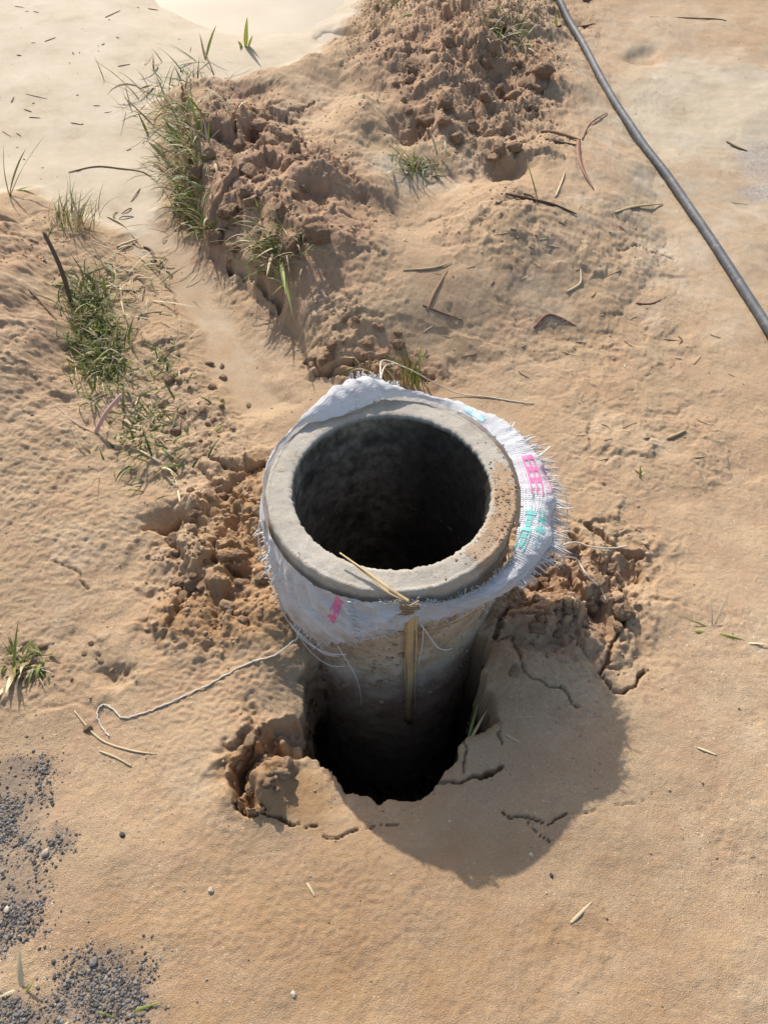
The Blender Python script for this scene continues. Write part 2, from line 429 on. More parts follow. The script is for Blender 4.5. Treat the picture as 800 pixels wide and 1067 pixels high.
def soil_color(n, co):
    """bare sandy loam: base, blotches, grains"""
    c = ramp(n, noise(n, co, 2.3, 5, .6), [(.3, (.342, .232, .136)), (.5, (.402, .278, .165)), (.72, (.468, .334, .207))])
    c = mix(n, mapr(n, noise(n, co, 11, 5, .65), .45, .75), c, (.40, .25, .14))
    c = mix(n, mapr(n, noise(n, co, 480, 3, .75), .52, .72, 0, .5), c, (.66, .52, .37))
    c = mix(n, mapr(n, noise(n, co, 560, 3, .75), .54, .72, 0, .65), c, (.22, .145, .09))
    st = noise(n, co, 5.5, 7, .72)
    c = mix(n, mapr(n, st, .50, .66, 0, .42), c, (.33, .225, .15))
    c = mix(n, mapr(n, noise(n, co, 4.1, 6, .68), .54, .70, 0, .45), c, (.58, .45, .32))
    sp = mth(n, 'MULTIPLY', mapr(n, noise(n, co, 230, 2, .6), .62, .70), mapr(n, noise(n, co, 7, 4, .7), .40, .6))
    c = mix(n, mth(n, 'MULTIPLY', sp, .8), c, (.11, .09, .085))
    sp = mth(n, 'MULTIPLY', mapr(n, noise(n, co, 260, 2, .6), .65, .71), mapr(n, noise(n, co, 5, 4, .7), .38, .6))
    c = mix(n, mth(n, 'MULTIPLY', sp, .8), c, (.74, .66, .54))
    c = mix(n, mapr(n, noise(n, co, 38, 4, .7), .5, .75, 0, .35), c, (.34, .22, .135))
    return c
def ground_mat():
    m, n, b = newmat("sandy_ground"); co = obco(n)
    c = soil_color(n, co)
    brk = noise(n, co, 9, 5, .7)
    def mask(name, lo=.25, hi=.75):
        f = mth(n, 'ADD', attr(n, name), mapr(n, brk, .3, .7, -.22, .22)); return mapr(n, f, lo, hi)
    redm = mask("redbr"); oram = mask("orange"); siltm = mask("silt", .3, .8); gravm = mask("grav", .30, .85); gravp = mask("gravp", .35, .9)
    c = mix(n, mth(n, 'MULTIPLY', redm, .75), c, mix(n, mapr(n, noise(n, co, 30, 4), .35, .7), (.40, .25, .155), (.30, .175, .105)))
    c = mix(n, mth(n, 'MULTIPLY', oram, .7), c, (.31, .178, .083))
    c = mix(n, mth(n, 'MULTIPLY', siltm, .9), c, ramp(n, noise(n, co, 4.5, 8, .72), [(.28, (.30, .23, .15)), (.44, (.41, .335, .235)), (.6, (.46, .385, .285)), (.75, (.53, .46, .36))]))
    c = mix(n, mth(n, 'MULTIPLY', gravm, .55), c, ramp(n, noise(n, co, 230, 4, .75), [(.35, (.085, .07, .06)), (.55, (.20, .165, .135)), (.7, (.36, .27, .18))]))
    c = mix(n, mth(n, 'MULTIPLY', gravp, .6), c, ramp(n, noise(n, co, 120, 3, .7), [(.35, (.20, .18, .17)), (.65, (.42, .38, .36))]))
    c = mix(n, mth(n, 'MULTIPLY', attr(n, "pitshade"), .9), c, (.085, .055, .033))  # shade of the pit painted into the soil colour, blacker with depth
    n.links.new(c, b.inputs["Base Color"])
    r = mapr(n, siltm, 0, 1, .92, .72); n.links.new(r, b.inputs["Roughness"])
    b.inputs["Specular IOR Level"].default_value = .25
    vo = nod(n, "ShaderNodeTexVoronoi"); vo.inputs["Scale"].default_value = 420; n.links.new(co, vo.inputs["Vector"])
    vd = mapr(n, vo.outputs["Distance"], 0, .6, 1, 0)
    k = mth(n, 'ADD', mth(n, 'MULTIPLY', vd, .55), mth(n, 'ADD', mth(n, 'MULTIPLY', noise(n, co, 700, 3, .6), .9), mth(n, 'MULTIPLY', noise(n, co, 130, 3, .55), .3)))
    k = mth(n, 'MULTIPLY', k, mapr(n, siltm, 0, 1, 1.0, .55))
    bump(n, b, k, .0018, .6)
    return m
def lump_mat(name, dark, light, grain=350):
    m, n, b = newmat(name); co = obco(n)
    c = mix(n, attr(n, "tint"), dark, light)
    c = mix(n, mapr(n, noise(n, co, grain, 3, .7), .4, .7, 0, .5), c, tuple(x*.6 for x in dark))
    n.links.new(c, b.inputs["Base Color"]); b.inputs["Roughness"].default_value = .9; b.inputs["Specular IOR Level"].default_value = .25
    bump(n, b, noise(n, co, grain, 4, .7), .003, .8); return m
def tint_mat(name, dark, light, rough=.6, trans=0.0, spec=.4, blotch=0.0, bscale=60):
    m, n, b = newmat(name); co = obco(n)
    c = mix(n, attr(n, "tint"), dark, light)
    if blotch: c = mix(n, mapr(n, noise(n, co, bscale, 4, .65), .45, .75, 0, blotch), c, (.24, .15, .085))
    n.links.new(c, b.inputs["Base Color"]); b.inputs["Roughness"].default_value = rough; b.inputs["Specular IOR Level"].default_value = spec
    if trans:
        t = nod(n, "ShaderNodeBsdfTranslucent"); n.links.new(c, t.inputs[0])
        mx = nod(n, "ShaderNodeMixShader"); mx.inputs[0].default_value = trans
        n.links.new(b.outputs[0], mx.inputs[1]); n.links.new(t.outputs[0], mx.inputs[2]); n.links.new(mx.outputs[0], n.nodes["Material Output"].inputs[0])
    return m
MAT = {}
MAT['ground'] = ground_mat()
MAT['clod'] = lump_mat("clod_soil", (.30, .19, .115), (.43, .285, .175))
MAT['mud'] = lump_mat("wall_mud", (.30, .20, .12), (.52, .41, .29))
MAT['crumb'] = lump_mat("crumb_soil", (.35, .23, .14), (.56, .40, .26))
MAT['gravel'] = lump_mat("dark_gravel", (.06, .056, .053), (.33, .30, .27))
MAT['stone'] = lump_mat("pale_stone", (.34, .27, .19), (.56, .48, .38), 120)
MAT['green'] = tint_mat("green_blade", (.045, .078, .018), (.25, .285, .055), .5, .3)
MAT['straw'] = tint_mat("dry_straw", (.30, .21, .10), (.66, .54, .34), .65, .1)
MAT['twig'] = tint_mat("twig_bark", (.075, .045, .028), (.30, .19, .11), .8, 0, .3)
MAT['leaf'] = tint_mat("dead_leaf", (.15, .055, .035), (.36, .18, .11), .6, .15)
MAT['string'] = tint_mat("white_string", (.52, .45, .36), (.72, .67, .58), .7, .1, .3, .4, 90)

# ------------------------------------------------------------------ ground sheet
gy_, gx_ = np.gradient(LIP, ys, xs)
gl = np.maximum(np.hypot(gx_, gy_), .3)
S_ = np.clip(LIP, 0, None)
out = np.where(S_ < .05, S_, .05*np.exp(-(S_-.05)/.05))          # the wall stands upright and a little undercut
dep = np.clip(S_/.05, 0, 1)
out = out + dep*(.012 + .022*fbm(GX+dep*.35, GY-dep*.3, 16, 5, 850, .6) + .012*(lumps(GX+dep*.3, GY-dep*.25, 30, 860)-.4))*(S_ < .1)
VX = GX - gx_/gl*out; VY = GY - gy_/gl*out
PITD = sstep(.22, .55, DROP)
nx, ny = len(xs), len(ys)
idx = np.arange(nx*ny).reshape(ny, nx)
F = np.stack([idx[:-1,:-1], idx[:-1,1:], idx[1:,1:], idx[1:,:-1]], -1).reshape(-1, 4)
cx = VX.ravel()[F].mean(1); cy = VY.ravel()[F].mean(1)
F = F[np.hypot(cx, cy) > 0.155]          # the soil stops inside the pipe wall
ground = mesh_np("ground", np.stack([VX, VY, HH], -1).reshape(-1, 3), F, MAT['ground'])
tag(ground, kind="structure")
for nm, A in (("silt", SILT), ("orange", ORANGE), ("redbr", REDBR), ("grav", GRAVM), ("gravp", GRAVP), ("pitshade", PITD)):
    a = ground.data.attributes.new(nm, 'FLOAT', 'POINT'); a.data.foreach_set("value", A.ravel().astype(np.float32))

# puddle
def puddle():
    m, n, b = newmat("muddy_water"); co = obco(n)
    c = ramp(n, noise(n, co, 3, 3), [(.3, (.33, .26, .165)), (.7, (.40, .33, .23))]); n.links.new(c, b.inputs["Base Color"])
    b.inputs["Roughness"].default_value = .2; b.inputs["Specular IOR Level"].default_value = .3
    bump(n, b, noise(n, co, 6, 2), .002, .3)
    pts = GP([(150,-6),(180,14),(215,30),(262,38),(310,32),(345,16),(362,-8),(372,-40),(330,-90),(240,-110),(160,-80),(165,-30)])
    c0 = pts.mean(0); k = 140; dense = []
    P = np.vstack([pts, pts[:1]])
    for i in range(len(pts)):
        for t in np.linspace(0, 1, 12, endpoint=False): dense.append(P[i]*(1-t)+P[i+1]*t)
    for _ in range(6): dense = [(dense[i-1]+dense[i]*2+dense[(i+1) % len(dense)])/4 for i in range(len(dense))]
    g0 = G(262, -20); z = hgt(g0[0], g0[1])+.028
    dense = [(c0[0]+(q[0]-c0[0])*1.4, c0[1]+(q[1]-c0[1])*1.4) for q in dense]
    v = [(c0[0], c0[1], z)]; f = []
    for s in (.5, 1.0): v += [(c0[0]+(q[0]-c0[0])*s, c0[1]+(q[1]-c0[1])*s, z) for q in dense]
    N = len(dense)
    for i in range(N):
        j = (i+1) % N; f += [(0, 1+i, 1+j), (1+i, 1+N+i, 1+N+j, 1+j)]
    tag(mesh_np("puddle_water", v, f, m), kind="structure")
puddle()

# ------------------------------------------------------------------ concrete pipe
RO, RI = 0.2, 0.158
def lathe_pipe():
    prof = [(RO+.004, -2.6), (RO+.004, -1.2)] + [(RO+.002-.002*t, -.7+.9*t) for t in np.linspace(0, 1, 60)]
    prof += [(RO, RIM-.009), (RO-.0006, RIM-.004), (RO-.002, RIM-.0016), (RO-.0045, RIM-.0004), (RO-.009, RIM)]
    prof += [(r, RIM+.0005) for r in np.linspace(RO-.016, RI+.007, 9)]
    prof += [(RI+.003, RIM-.0004), (RI+.001, RIM-.0018), (RI, RIM-.005)] + [(RI, z) for z in np.linspace(RIM-.012, -.5, 60)] + [(RI, -1.2), (RI, -2.5), (.001, -2.5)]
    prof = np.array(prof)
    tp = np.where(prof[:, 1] < .12, np.clip((.12-prof[:, 1])/.42, 0, 1), 0)      # the cast pipe narrows downwards
    prof[:, 0] *= 1-.06*tp; n = 360; k = len(prof)
    th = np.linspace(0, 2*np.pi, n, endpoint=False)
    R = np.repeat(prof[:, :1], n, 1); Z = np.repeat(prof[:, 1:], n, 1); T = np.repeat(th[None], k, 0)
    top = (Z > RIM-.03); inner = R < RI+.012
    # rough cast: uneven inner arris, worn outer arris, streaky walls
    a = np.cos(T)*2.2+5; bb = np.sin(T)*2.2+5
    edge = fbm(a, bb, 16, 4, 301)
    R = R + np.where(inner & (R > .02), .0015*fbm(a+Z*.2, bb+Z*6, 7, 4, 311) + np.where(Z > RIM-.02, .0013*edge, 0), 0)
    R = R + np.where(~inner, .0016*fbm(a*1.0, bb+Z*5, 3, 4, 321), 0)
    Z = Z + np.where(top & (R > RI+.006) & (R < RO-.004), .0011*fbm(np.cos(T)*R*40, np.sin(T)*R*30, 1, 4, 331), 0)
    chip = np.maximum(0, perlin(a*6, bb*6, 341)-.35)
    Z = Z - np.where(top & (np.abs(R-RO) < .009), .002*chip, 0); R = R - np.where(top & (np.abs(R-RO) < .009), .0015*chip, 0)
    V = np.stack([R*np.cos(T), R*np.sin(T), Z], -1).reshape(-1, 3)
    id_ = np.arange(k*n).reshape(k, n); nxt = np.roll(id_, -1, 1)
    Fq = np.stack([id_[:-1], nxt[:-1], nxt[1:], id_[1:]], -1).reshape(-1, 4)
    return V, Fq
def pipe_mat():
    m, n, b = newmat("worn_concrete"); co = obco(n)
    sep = nod(n, "ShaderNodeSeparateXYZ"); n.links.new(co, sep.inputs[0]); X, Y, Z = sep.outputs
    c = ramp(n, noise(n, co, 14, 5, .65), [(.3, (.345, .305, .245)), (.55, (.435, .39, .325)), (.75, (.49, .45, .385))])
    c = mix(n, mapr(n, noise(n, co, 260, 3, .7), .58, .75, 0, .6), c, (.24, .22, .19))
    c = mix(n, mapr(n, noise(n, co, 190, 3, .7), .6, .75, 0, .5), c, (.70, .66, .58))
    # mud on the outer wall, below the collar
    rad = mth(n, 'SQRT', mth(n, 'ADD', mth(n, 'MULTIPLY', X, X), mth(n, 'MULTIPLY', Y, Y)))
    outer = attr(n, 'outer')
    low = mapr(n, mth(n, 'ADD', Z, mapr(n, noise(n, co, 12, 5, .7), .3, .7, -.05, .05)), RIM-.015, RIM-.06)
    mud = ramp(n, noise(n, co, 19, 8, .75), [(.34, (.27, .185, .12)), (.45, (.42, .31, .205)), (.55, (.53, .42, .305)), (.68, (.62, .535, .43))])
    c = mix(n, mth(n, 'MULTIPLY', mth(n, 'MULTIPLY', outer, low), .92), c, mud)
    # dried mud splashed over the right of the rim
    def sp(cx, cy, r, s=1.0):
        d = nod(n, "ShaderNodeVectorMath", operation='DISTANCE'); n.links.new(co, d.inputs[0]); d.inputs[1].default_value = (cx, cy, RIM)
        f = mth(n, 'ADD', mapr(n, d.outputs["Value"], 0, r, 1, 0), mapr(n, noise(n, co, 55, 5, .7), .3, .7, -.5, .5))
        return mapr(n, f, .30, .5, 0, s)
    k = mth(n, 'MAXIMUM', mth(n, 'MAXIMUM', sp(.184, -.005, .06), sp(.175, -.065, .07)), mth(n, 'MAXIMUM', sp(.15, -.12, .05, .8), sp(.185, .03, .04, .9)))
    k = mth(n, 'MULTIPLY', k, mapr(n, rad, RI+.001, RI+.006))
    c = mix(n, k, c, mix(n, noise(n, co, 70, 4), (.34, .22, .13), (.46, .32, .20)))
    # shade inside the pipe, painted dark into the wall colour
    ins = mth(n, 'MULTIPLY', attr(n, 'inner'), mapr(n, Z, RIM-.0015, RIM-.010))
    c = mix(n, ins, c, mix(n, mth(n, 'MULTIPLY', mapr(n, noise(n, co, 11, 5, .65), .32, .55), mapr(n, X, .06, -.04)), ramp(n, noise(n, co, 60, 6, .7), [(.35, (.035, .028, .022)), (.65, (.085, .068, .050))]), ramp(n, noise(n, co, 45, 6, .75), [(.35, (.12, .10, .075)), (.66, (.40, .33, .245))])))  # lit left side of the inner wall painted paler in patches
    n.links.new(c, b.inputs["Base Color"]); b.inputs["Roughness"].default_value = .88; b.inputs["Specular IOR Level"].default_value = .3
    h = mth(n, 'ADD', mth(n, 'MULTIPLY', noise(n, co, 420, 4, .7), .5), mth(n, 'ADD', mth(n, 'MULTIPLY', noise(n, co, 45, 6, .7), mapr(n, outer, 0, 1, .8, 2.2)), mth(n, 'MULTIPLY', k, .6)))
    bump(n, b, h, .003, .8)
    return m
V, Fq = lathe_pipe()
pipe = empty("well_pipe", (0, 0, 0))
tag(pipe, "round open concrete pipe standing upright in a pit in the sand", "pipe")
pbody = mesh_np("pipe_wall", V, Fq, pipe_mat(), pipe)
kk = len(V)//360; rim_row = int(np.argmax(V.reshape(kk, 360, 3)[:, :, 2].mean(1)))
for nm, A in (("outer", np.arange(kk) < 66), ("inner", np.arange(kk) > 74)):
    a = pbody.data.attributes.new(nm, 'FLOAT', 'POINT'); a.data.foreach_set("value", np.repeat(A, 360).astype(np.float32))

# ------------------------------------------------------------------ lumps: clods, crumbs, gravel
def ico(sub):
    import bmesh
    bm = bmesh.new(); bmesh.ops.create_icosphere(bm, subdivisions=sub, radius=1)
    v = np.array([p.co[:] for p in bm.verts]); f = np.array([[q.index for q in p.verts] for p in bm.faces]); bm.free(); return v, f
def noise3(v, s, seed):
    return (fbm(v[:,0]*s+v[:,2]*1.7*s+seed, v[:,1]*s+seed*2.1+v[:,2]*.6*s, 1, 3, seed)+fbm(v[:,2]*s+seed, v[:,0]*s-v[:,1]*.8*s, 1, 3, seed+9))*.5
def rot_rand(n):
    q = rng.normal(size=(n, 4)); q /= np.linalg.norm(q, axis=1)[:, None]
    w, x, y, z = q.T
    return np.stack([np.stack([1-2*(y*y+z*z), 2*(x*y-z*w), 2*(x*z+y*w)], -1), np.stack([2*(x*y+z*w), 1-2*(x*x+z*z), 2*(y*z-x*w)], -1),
                     np.stack([2*(x*z-y*w), 2*(y*z+x*w), 1-2*(x*x+y*y)], -1)], 1)
def scatter(name, pos, size, sub, mat, amp=.35, tints=None, squash=.75):
    bv, bf = ico(sub); n = len(pos); nv = 12
    var = []
    for k in range(nv):
        s = 1+amp*noise3(bv, 1.3, 400+k*7); var.append(bv*s[:, None]*np.array([1, rng.uniform(.6, 1), rng.uniform(.5, .9)]))
    var = np.array(var)
    R = rot_rand(n); pick = rng.integers(0, nv, n)
    v = np.einsum('nij,nkj->nki', R, var[pick])*size[:, None, None]
    v[:, :, 2] *= squash
    v += pos[:, None, :]
    f = (bf[None]+(np.arange(n)*len(bv))[:, None, None]).reshape(-1, 3)
    t = np.repeat(rng.random(n) if tints is None else tints, len(bv))
    return mesh_np(name, v.reshape(-1, 3), f, mat, tint=t, smooth=sub > 1)
def pick_cells(weight, n):
    """random points of the ground, drawn with a weight per grid cell"""
    dx = np.gradient(xs); dy = np.gradient(ys)
    W = np.clip(weight, 0, None)*dx[None]*dy[:, None]
    W[(DROP > .03) | (np.hypot(GX, GY) < .215)] = 0
    W[(GY > 3.6) | (GY < -1.0) | (np.abs(GX) > 2.4)] = 0
    c = np.cumsum(W.ravel()); k = np.searchsorted(c, rng.random(n)*c[-1])
    j, i = np.unravel_index(k, W.shape)
    x = xs[i]+(rng.random(n)-.5)*dx[i]; y = ys[j]+(rng.random(n)-.5)*dy[j]
    return x, y, HH[j, i]
# crumbs
wgt = np.clip(ROUGHM/.02, 0, 1.3)**1.3*(1-.9*SILT) + .05*(1-.6*SILT) + .9*np.exp(-(np.maximum(-LIP, 0)/.022))*(LIP < 0)*(GX < .12)
x, y, z = pick_cells(wgt, 20000)
rq = np.clip(np.array([samp(ROUGHM, a_, b_) for a_, b_ in zip(x, y)])/.012, .38, 1)
sz = (.0011+.0054*rng.random(len(x))**3.6)*rq**.8
tag(scatter("soil_crumbs", np.stack([x, y, z+sz*.2], -1), sz, 1, MAT['crumb']), "loose crumbs of dry brown soil strewn over the churned ground", "soil", kind="stuff")
# gravel
gn = sstep(-.35, .45, fbm(GX, GY, 14, 4, 990))
g = np.clip(GRAVM-.10, 0, 1)**1.2*(.06+gn)
x, y, z = pick_cells(g + .006*(GRAVM > .02), 13000)
sz = .0007+.0032*rng.random(len(x))**5
tag(scatter("gravel", np.stack([x, y, z-sz*.1], -1), sz, 1, MAT['gravel'], .65, rng.random(len(x))**1.3), "dark grey gravel spread over the sand at the left edge", "gravel", kind="stuff")
# grit: tiny pale and dark grains on the sand
# clods, one object each
cv, cf = ico(4)
clod_mesh = []
for k in range(14):
    # a broken lump: a ball cut by random planes, then crumbled
    N = rng.normal(size=(11, 3)); N /= np.linalg.norm(N, axis=1)[:, None]; D_ = rng.uniform(.62, .98, 11)
    dots = cv@N.T
    rad = np.min(np.where(dots > .05, D_[None]/np.maximum(dots, .05), 1.15), axis=1)
    rad = np.minimum(rad, 1.1)+.16*noise3(cv, 2.5, 600+k*11)+.13*noise3(cv, 6, 700+k*5)+.09*noise3(cv, 14, 750+k*3)
    v = cv*rad[:, None]*np.array([1, rng.uniform(.65, .95), rng.uniform(.5, .8)])
    me = bpy.data.meshes.new("soil_clod"); me.from_pydata(v.tolist(), [], cf.tolist())
    me.polygons.foreach_set("use_smooth", np.ones(len(cf), bool))
    a = me.attributes.new("tint", 'FLOAT', 'POINT'); a.data.foreach_set("value", np.full(len(v), rng.random(), np.float32))
    me.materials.append(MAT['clod']); clod_mesh.append(me)
def clod(px, py, r_px, label, group, sink=.15):
    p = at(px, py)
    if math.hypot(p.x, p.y) < .225: return
    d = (Vector(CAM)-p).length
    r = r_px/FPX*d*.8
    o = bpy.data.objects.new("soil_clod", random.choice(clod_mesh)); C.objects.link(o)
    o.location = p+Vector((0, 0, r*.12)); o.scale = (r, r, r); o.rotation_euler = (random.uniform(-.7, .7), random.uniform(-.7, .7), random.uniform(0, 6.28))
    tag(o, label, "clod", group)
CZ = [("lumpy brown clod on the steep face of the mound left of its crest", "clods on the steep face of the mound", 40, (262, 205, 66, 78), (4, 15)),
      ("dark brown clod in the churned band along the top of the mound", "clods in the churned band at the top", 44, (490, 85, 85, 90), (3, 13)),
      ("orange brown clod in the freshly dug soil left of the pipe", "clods in the dug soil left of the pipe", 46, (235, 575, 62, 85), (3, 13)),
      ("crumbly clod in the broken soil right of the pipe", "clods in the broken soil right of the pipe", 56, (598, 622, 58, 52), (3, 14)),
      ("small clod at the foot of the mound behind the pipe", "clods at the foot of the mound", 20, (370, 365, 60, 36), (3, 9)),
      ("small dark clod beside the yellow green grass in the gully", "clods in the gully", 22, (210, 425, 50, 55), (3, 9)),
      ("broken lump of soil on the collapsed ledge left of the pit", "clods on the collapsed ledge", 12, (272, 798, 24, 34), (5, 12)),
      ("small clod on the sand at the left", "clods on the sand at the left", 10, (90, 690, 55, 30), (2, 5))]
for lab, grp, n, (cx_, cy_, rx_, ry_), (a_, b_) in CZ:
    for _ in range(n):
        an = random.uniform(0, 6.28); rr = math.sqrt(random.random())
        clod(cx_+rx_*rr*math.cos(an), cy_+ry_*rr*math.sin(an), a_+(b_-a_)*random.random()**2, lab, grp)
clod(332, 246, 19, "largest smooth topped clod, on the corner of the mound above the pipe", None)
clod(204, 535, 11, "flat topped clod overhanging the small hollow left of the pipe", None)
clod(92, 760, 6, "round brown clod beside the thin pale straw on the left sand", None)
clod(300, 800, 12, "angular lump of soil hanging over the left rim of the pit", None)
clod(535, 700, 9, "pale flat lump of soil in the shade right of the pipe", None)

# pebbles
sv, sf = ico(3)
def stone(px, py, r_px, label, tint, mat='stone', group=None):
    p = at(px, py); d = (Vector(CAM)-p).length; r = r_px/FPX*d*.7
    k = random.randint(0, 99)
    v = sv*(1+.3*noise3(sv, 1.2, 800+k))[:, None]*np.array([1, .8, .6])*r
    o = mesh_np("pebble", v, sf, MAT[mat], tint=np.full(len(v), tint))
    o.location = p+Vector((0, 0, r*.2)); o.rotation_euler = (0, 0, random.uniform(0, 6)); tag(o, label, "pebble", group)
stone(48, 889, 5.5, "yellowish grey pebble at the edge of the dark gravel", .3)
stone(8, 948, 4, "white pebble in the dark gravel at the left edge", 1)
stone(98, 1003, 6, "largest grey pebble in the lower gravel patch", .6, 'gravel')
stone(553, 891, 3.5, "pale pebble in the rim of the round shadow", .9)
stone(574, 912, 3, "tiny dark pebble just outside the round shadow", .1, 'gravel')
stone(128, 870, 4, "dark pebble alone on the sand right of the gravel", .1, 'gravel')
stone(220, 928, 4.5, "grey pebble on the sand below the collapsed ledge", .4)
stone(306, 1036, 4, "small cream pebble near the bottom edge", .9)
for _ in range(24):
    stone(random.uniform(120, 800), random.uniform(700, 1060), random.uniform(.7, 1.7), "tiny pale pebble on the open sand in front of the pipe", random.random(), 'stone', "tiny pebbles on the open sand")

# dried mud flung over the right of the rim: crusts that belong to the pipe
n_ = 260
tt = np.radians(rng.normal(-14, 20, n_)); rr_ = np.clip(rng.normal(.183, .011, n_), RI+.008, RO-.002); zs_ = .0007+.0028*rng.random(n_)**3
mc = scatter("mud_crust", np.stack([rr_*np.cos(tt), rr_*np.sin(tt), np.full(n_, RIM+.0005)], -1), zs_, 2, MAT['clod'], .4, rng.random(n_), .45)
mc.parent = pipe
# mud caked on the outer wall under the collar
n_ = 700
tt = np.radians(rng.uniform(-165, 5, n_)); zz_ = rng.uniform(-.15, .17, n_); k_ = fbm(tt*2, zz_*9, 1.3, 3, 77) > -.05
tt = tt[k_]; zz_ = zz_[k_]; tp_ = np.clip((.12-zz_)/.42, 0, 1)*(zz_ < .12); rr_ = RO*(1-.06*tp_)+.0005; sz_ = .0012+.0065*rng.random(len(tt))**3
mc = scatter("caked_mud", np.stack([rr_*np.cos(tt), rr_*np.sin(tt), zz_], -1), sz_, 2, MAT['mud'], .4, rng.random(len(tt)), .9)
mc.parent = pipe

# ------------------------------------------------------------------ hose
def hose():
    m, n, b = newmat("grey_hose"); co = obco(n)
    c = ramp(n, noise(n, co, 10, 5, .6), [(.3, (.065, .068, .078)), (.7, (.11, .113, .125))])
    c = mix(n, mapr(n, noise(n, co, 60, 4, .7), .5, .75, 0, .5), c, (.33, .29, .24)); n.links.new(c, b.inputs["Base Color"])
    b.inputs["Roughness"].default_value = .6; b.inputs['Specular IOR Level'].default_value = .3; bump(n, b, noise(n, co, 120, 3), .0008, .5)
    pts = [(545,-110),(560,-50),(578,2),(598,36),(628,92),(660,146),(700,196),(745,262),(800,350),(860,450),(930,560)]
    P = []
    for q in pts:
        p = at(*q); P.append(Vector((p.x, p.y, 0)))
    D = []
    for i in range(len(P)-1):
        for t in np.linspace(0, 1, 14, endpoint=False):
            p0 = P[max(i-1, 0)]; p1 = P[i]; p2 = P[i+1]; p3 = P[min(i+2, len(P)-1)]
            D.append(.5*((2*p1)+(p2-p0)*t+(2*p0-5*p1+4*p2-p3)*t*t+(3*p1-p0-3*p2+p3)*t**3))
    for _ in range(40): D = [D[0]]+[(D[i-1]+D[i]*2+D[i+1])/4 for i in range(1, len(D)-1)]+[D[-1]]
    zs = np.array([hgt(p.x, p.y) for p in D]); R = .0118
    zz = np.array([zs[max(0, i-4):i+5].max() for i in range(len(zs))])
    for _ in range(12): zz = np.convolve(np.pad(zz, 1, mode='edge'), [.25, .5, .25], 'valid')
    D = [Vector((p.x, p.y, z+R*.85)) for p, z in zip(D, zz)]
    mb = MB(); mb.tube(D, R, n=20); o = mb.build("hose", m)
    tag(o, "long grey rubber hose lying across the sand at the upper right", "hose")
hose()

# ------------------------------------------------------------------ woven sack round the rim
#        theta   A: r, z      B: r, z      D: r, z   (heights from the rim)
TAB = [(-160, .2055,-.008, .210,-.050, .213,-.150), (-150, .206,-.012, .212,-.060, .214,-.195), (-131, .207,-.017, .214,-.080, .213,-.205),
       (-120, .207,-.020, .215,-.080, .213,-.190), (-107, .207,-.016, .214,-.062, .212,-.155), (-92, .207,-.012, .213,-.050, .210,-.108),
       (-80, .207,-.014, .213,-.040, .208,-.084), (-70, .208,-.028, .215,-.050, .208,-.082), (-60, .209,-.034, .219,-.052, .208,-.090),
       (-45, .212,-.036, .232,-.046, .210,-.105), (-32, .216,-.030, .250,-.044, .212,-.130), (-20, .2045,-.012, .260,-.030, .212,-.140),
       (0, .2015,-.001, .261,-.020, .212,-.130), (20, .2010,.000, .261,-.019, .212,-.120), (40, .2010,.001, .247,-.015, .212,-.120),
       (60, .2010,.002, .227,-.014, .212,-.120), (75, .201,.004, .213,-.008, .212,-.120), (85, .197,.005, .212,.000, .212,-.120),
       (93, .190,.006, .216,.012, .212,-.120), (101, .180,.005, .226,.022, .212,-.120), (109, .173,.004, .230,.024, .212,-.120),
       (120, .168,.003, .222,.022, .212,-.120), (130, .176,.003, .212,.011, .212,-.120), (138, .192,.002, .207,.003, .212,-.120), (143, .2025,-.001, .207,-.006, .212,-.120),
       (150, .2035,-.001, .207,-.010, .212,-.120), (165, .2045,-.004, .208,-.020, .212,-.125), (180, .205,-.005, .209,-.030, .212,-.135)]
TAB = np.array(TAB); TAB = np.vstack([TAB, TAB[0]+np.array([360, 0, 0, 0, 0, 0, 0])])
def sack_P(th, v):
    """th in degrees (-160..200), v 0 (top edge) .. 1 (lower edge); arrays"""
    q = [np.interp(th, TAB[:, 0], TAB[:, i]) for i in range(1, 7)]
    a, b, c = (1-v)**2, 2*v*(1-v), v**2
    # curve through B at v = .5
    br = 2*q[2]-.5*(q[0]+q[4]); bz = 2*q[3]-.5*(q[1]+q[5])
    r = a*q[0]+b*br+c*q[4]; z = a*q[1]+b*bz+c*q[5]
    t = np.radians(th); u = t*.2
    e = np.sin(np.pi*np.clip(v, 0, 1))
    fl = np.exp(-((th+95)/28.)**2)
    wr = .0050*fbm(u*1.0+3, v*.10+z*.6, 22, 3, 901) + .0026*fbm(u+5+z*1.2, z*.5+v*.03, 70, 3, 911) + .0035*(np.abs(fbm(u*.8+z*2, z*1.5+v*.05, 17, 2, 917))-.25)
    wr += fl*.0062*np.sin(z*230+6*np.sin(th*.11)+4*v)*e
    wr += .0065*np.exp(-((th+132)/30.)**2)*np.sin(th*.55+z*70+2.5*fbm(u, z, 9, 2, 925))*e + .003*np.exp(-((th-105)/22.)**2)*np.sin(th*.8-v*14)
    flare = np.exp(-((th-5)/45.)**2)
    wr += flare*(.0030*fbm(u, v*.05, 40, 3, 921)-.0006) - wr*flare*.4
    wr = np.where(v < .12, np.maximum(wr, -.0005), wr)
    rad = r+wr*(.35+.65*e); zz = z+RIM+.6*wr*flare+ .002*fbm(u, v*0, 40, 2, 931)*(1-e)
    ok = np.maximum(rad, np.where(zz < RIM+.001, RO+.0035, 0))
    return np.stack([ok*np.cos(t), ok*np.sin(t), zz], -1)
def sack_pt(th, v): return Vector(sack_P(np.array([float(th)]), np.array([float(v)]))[0])
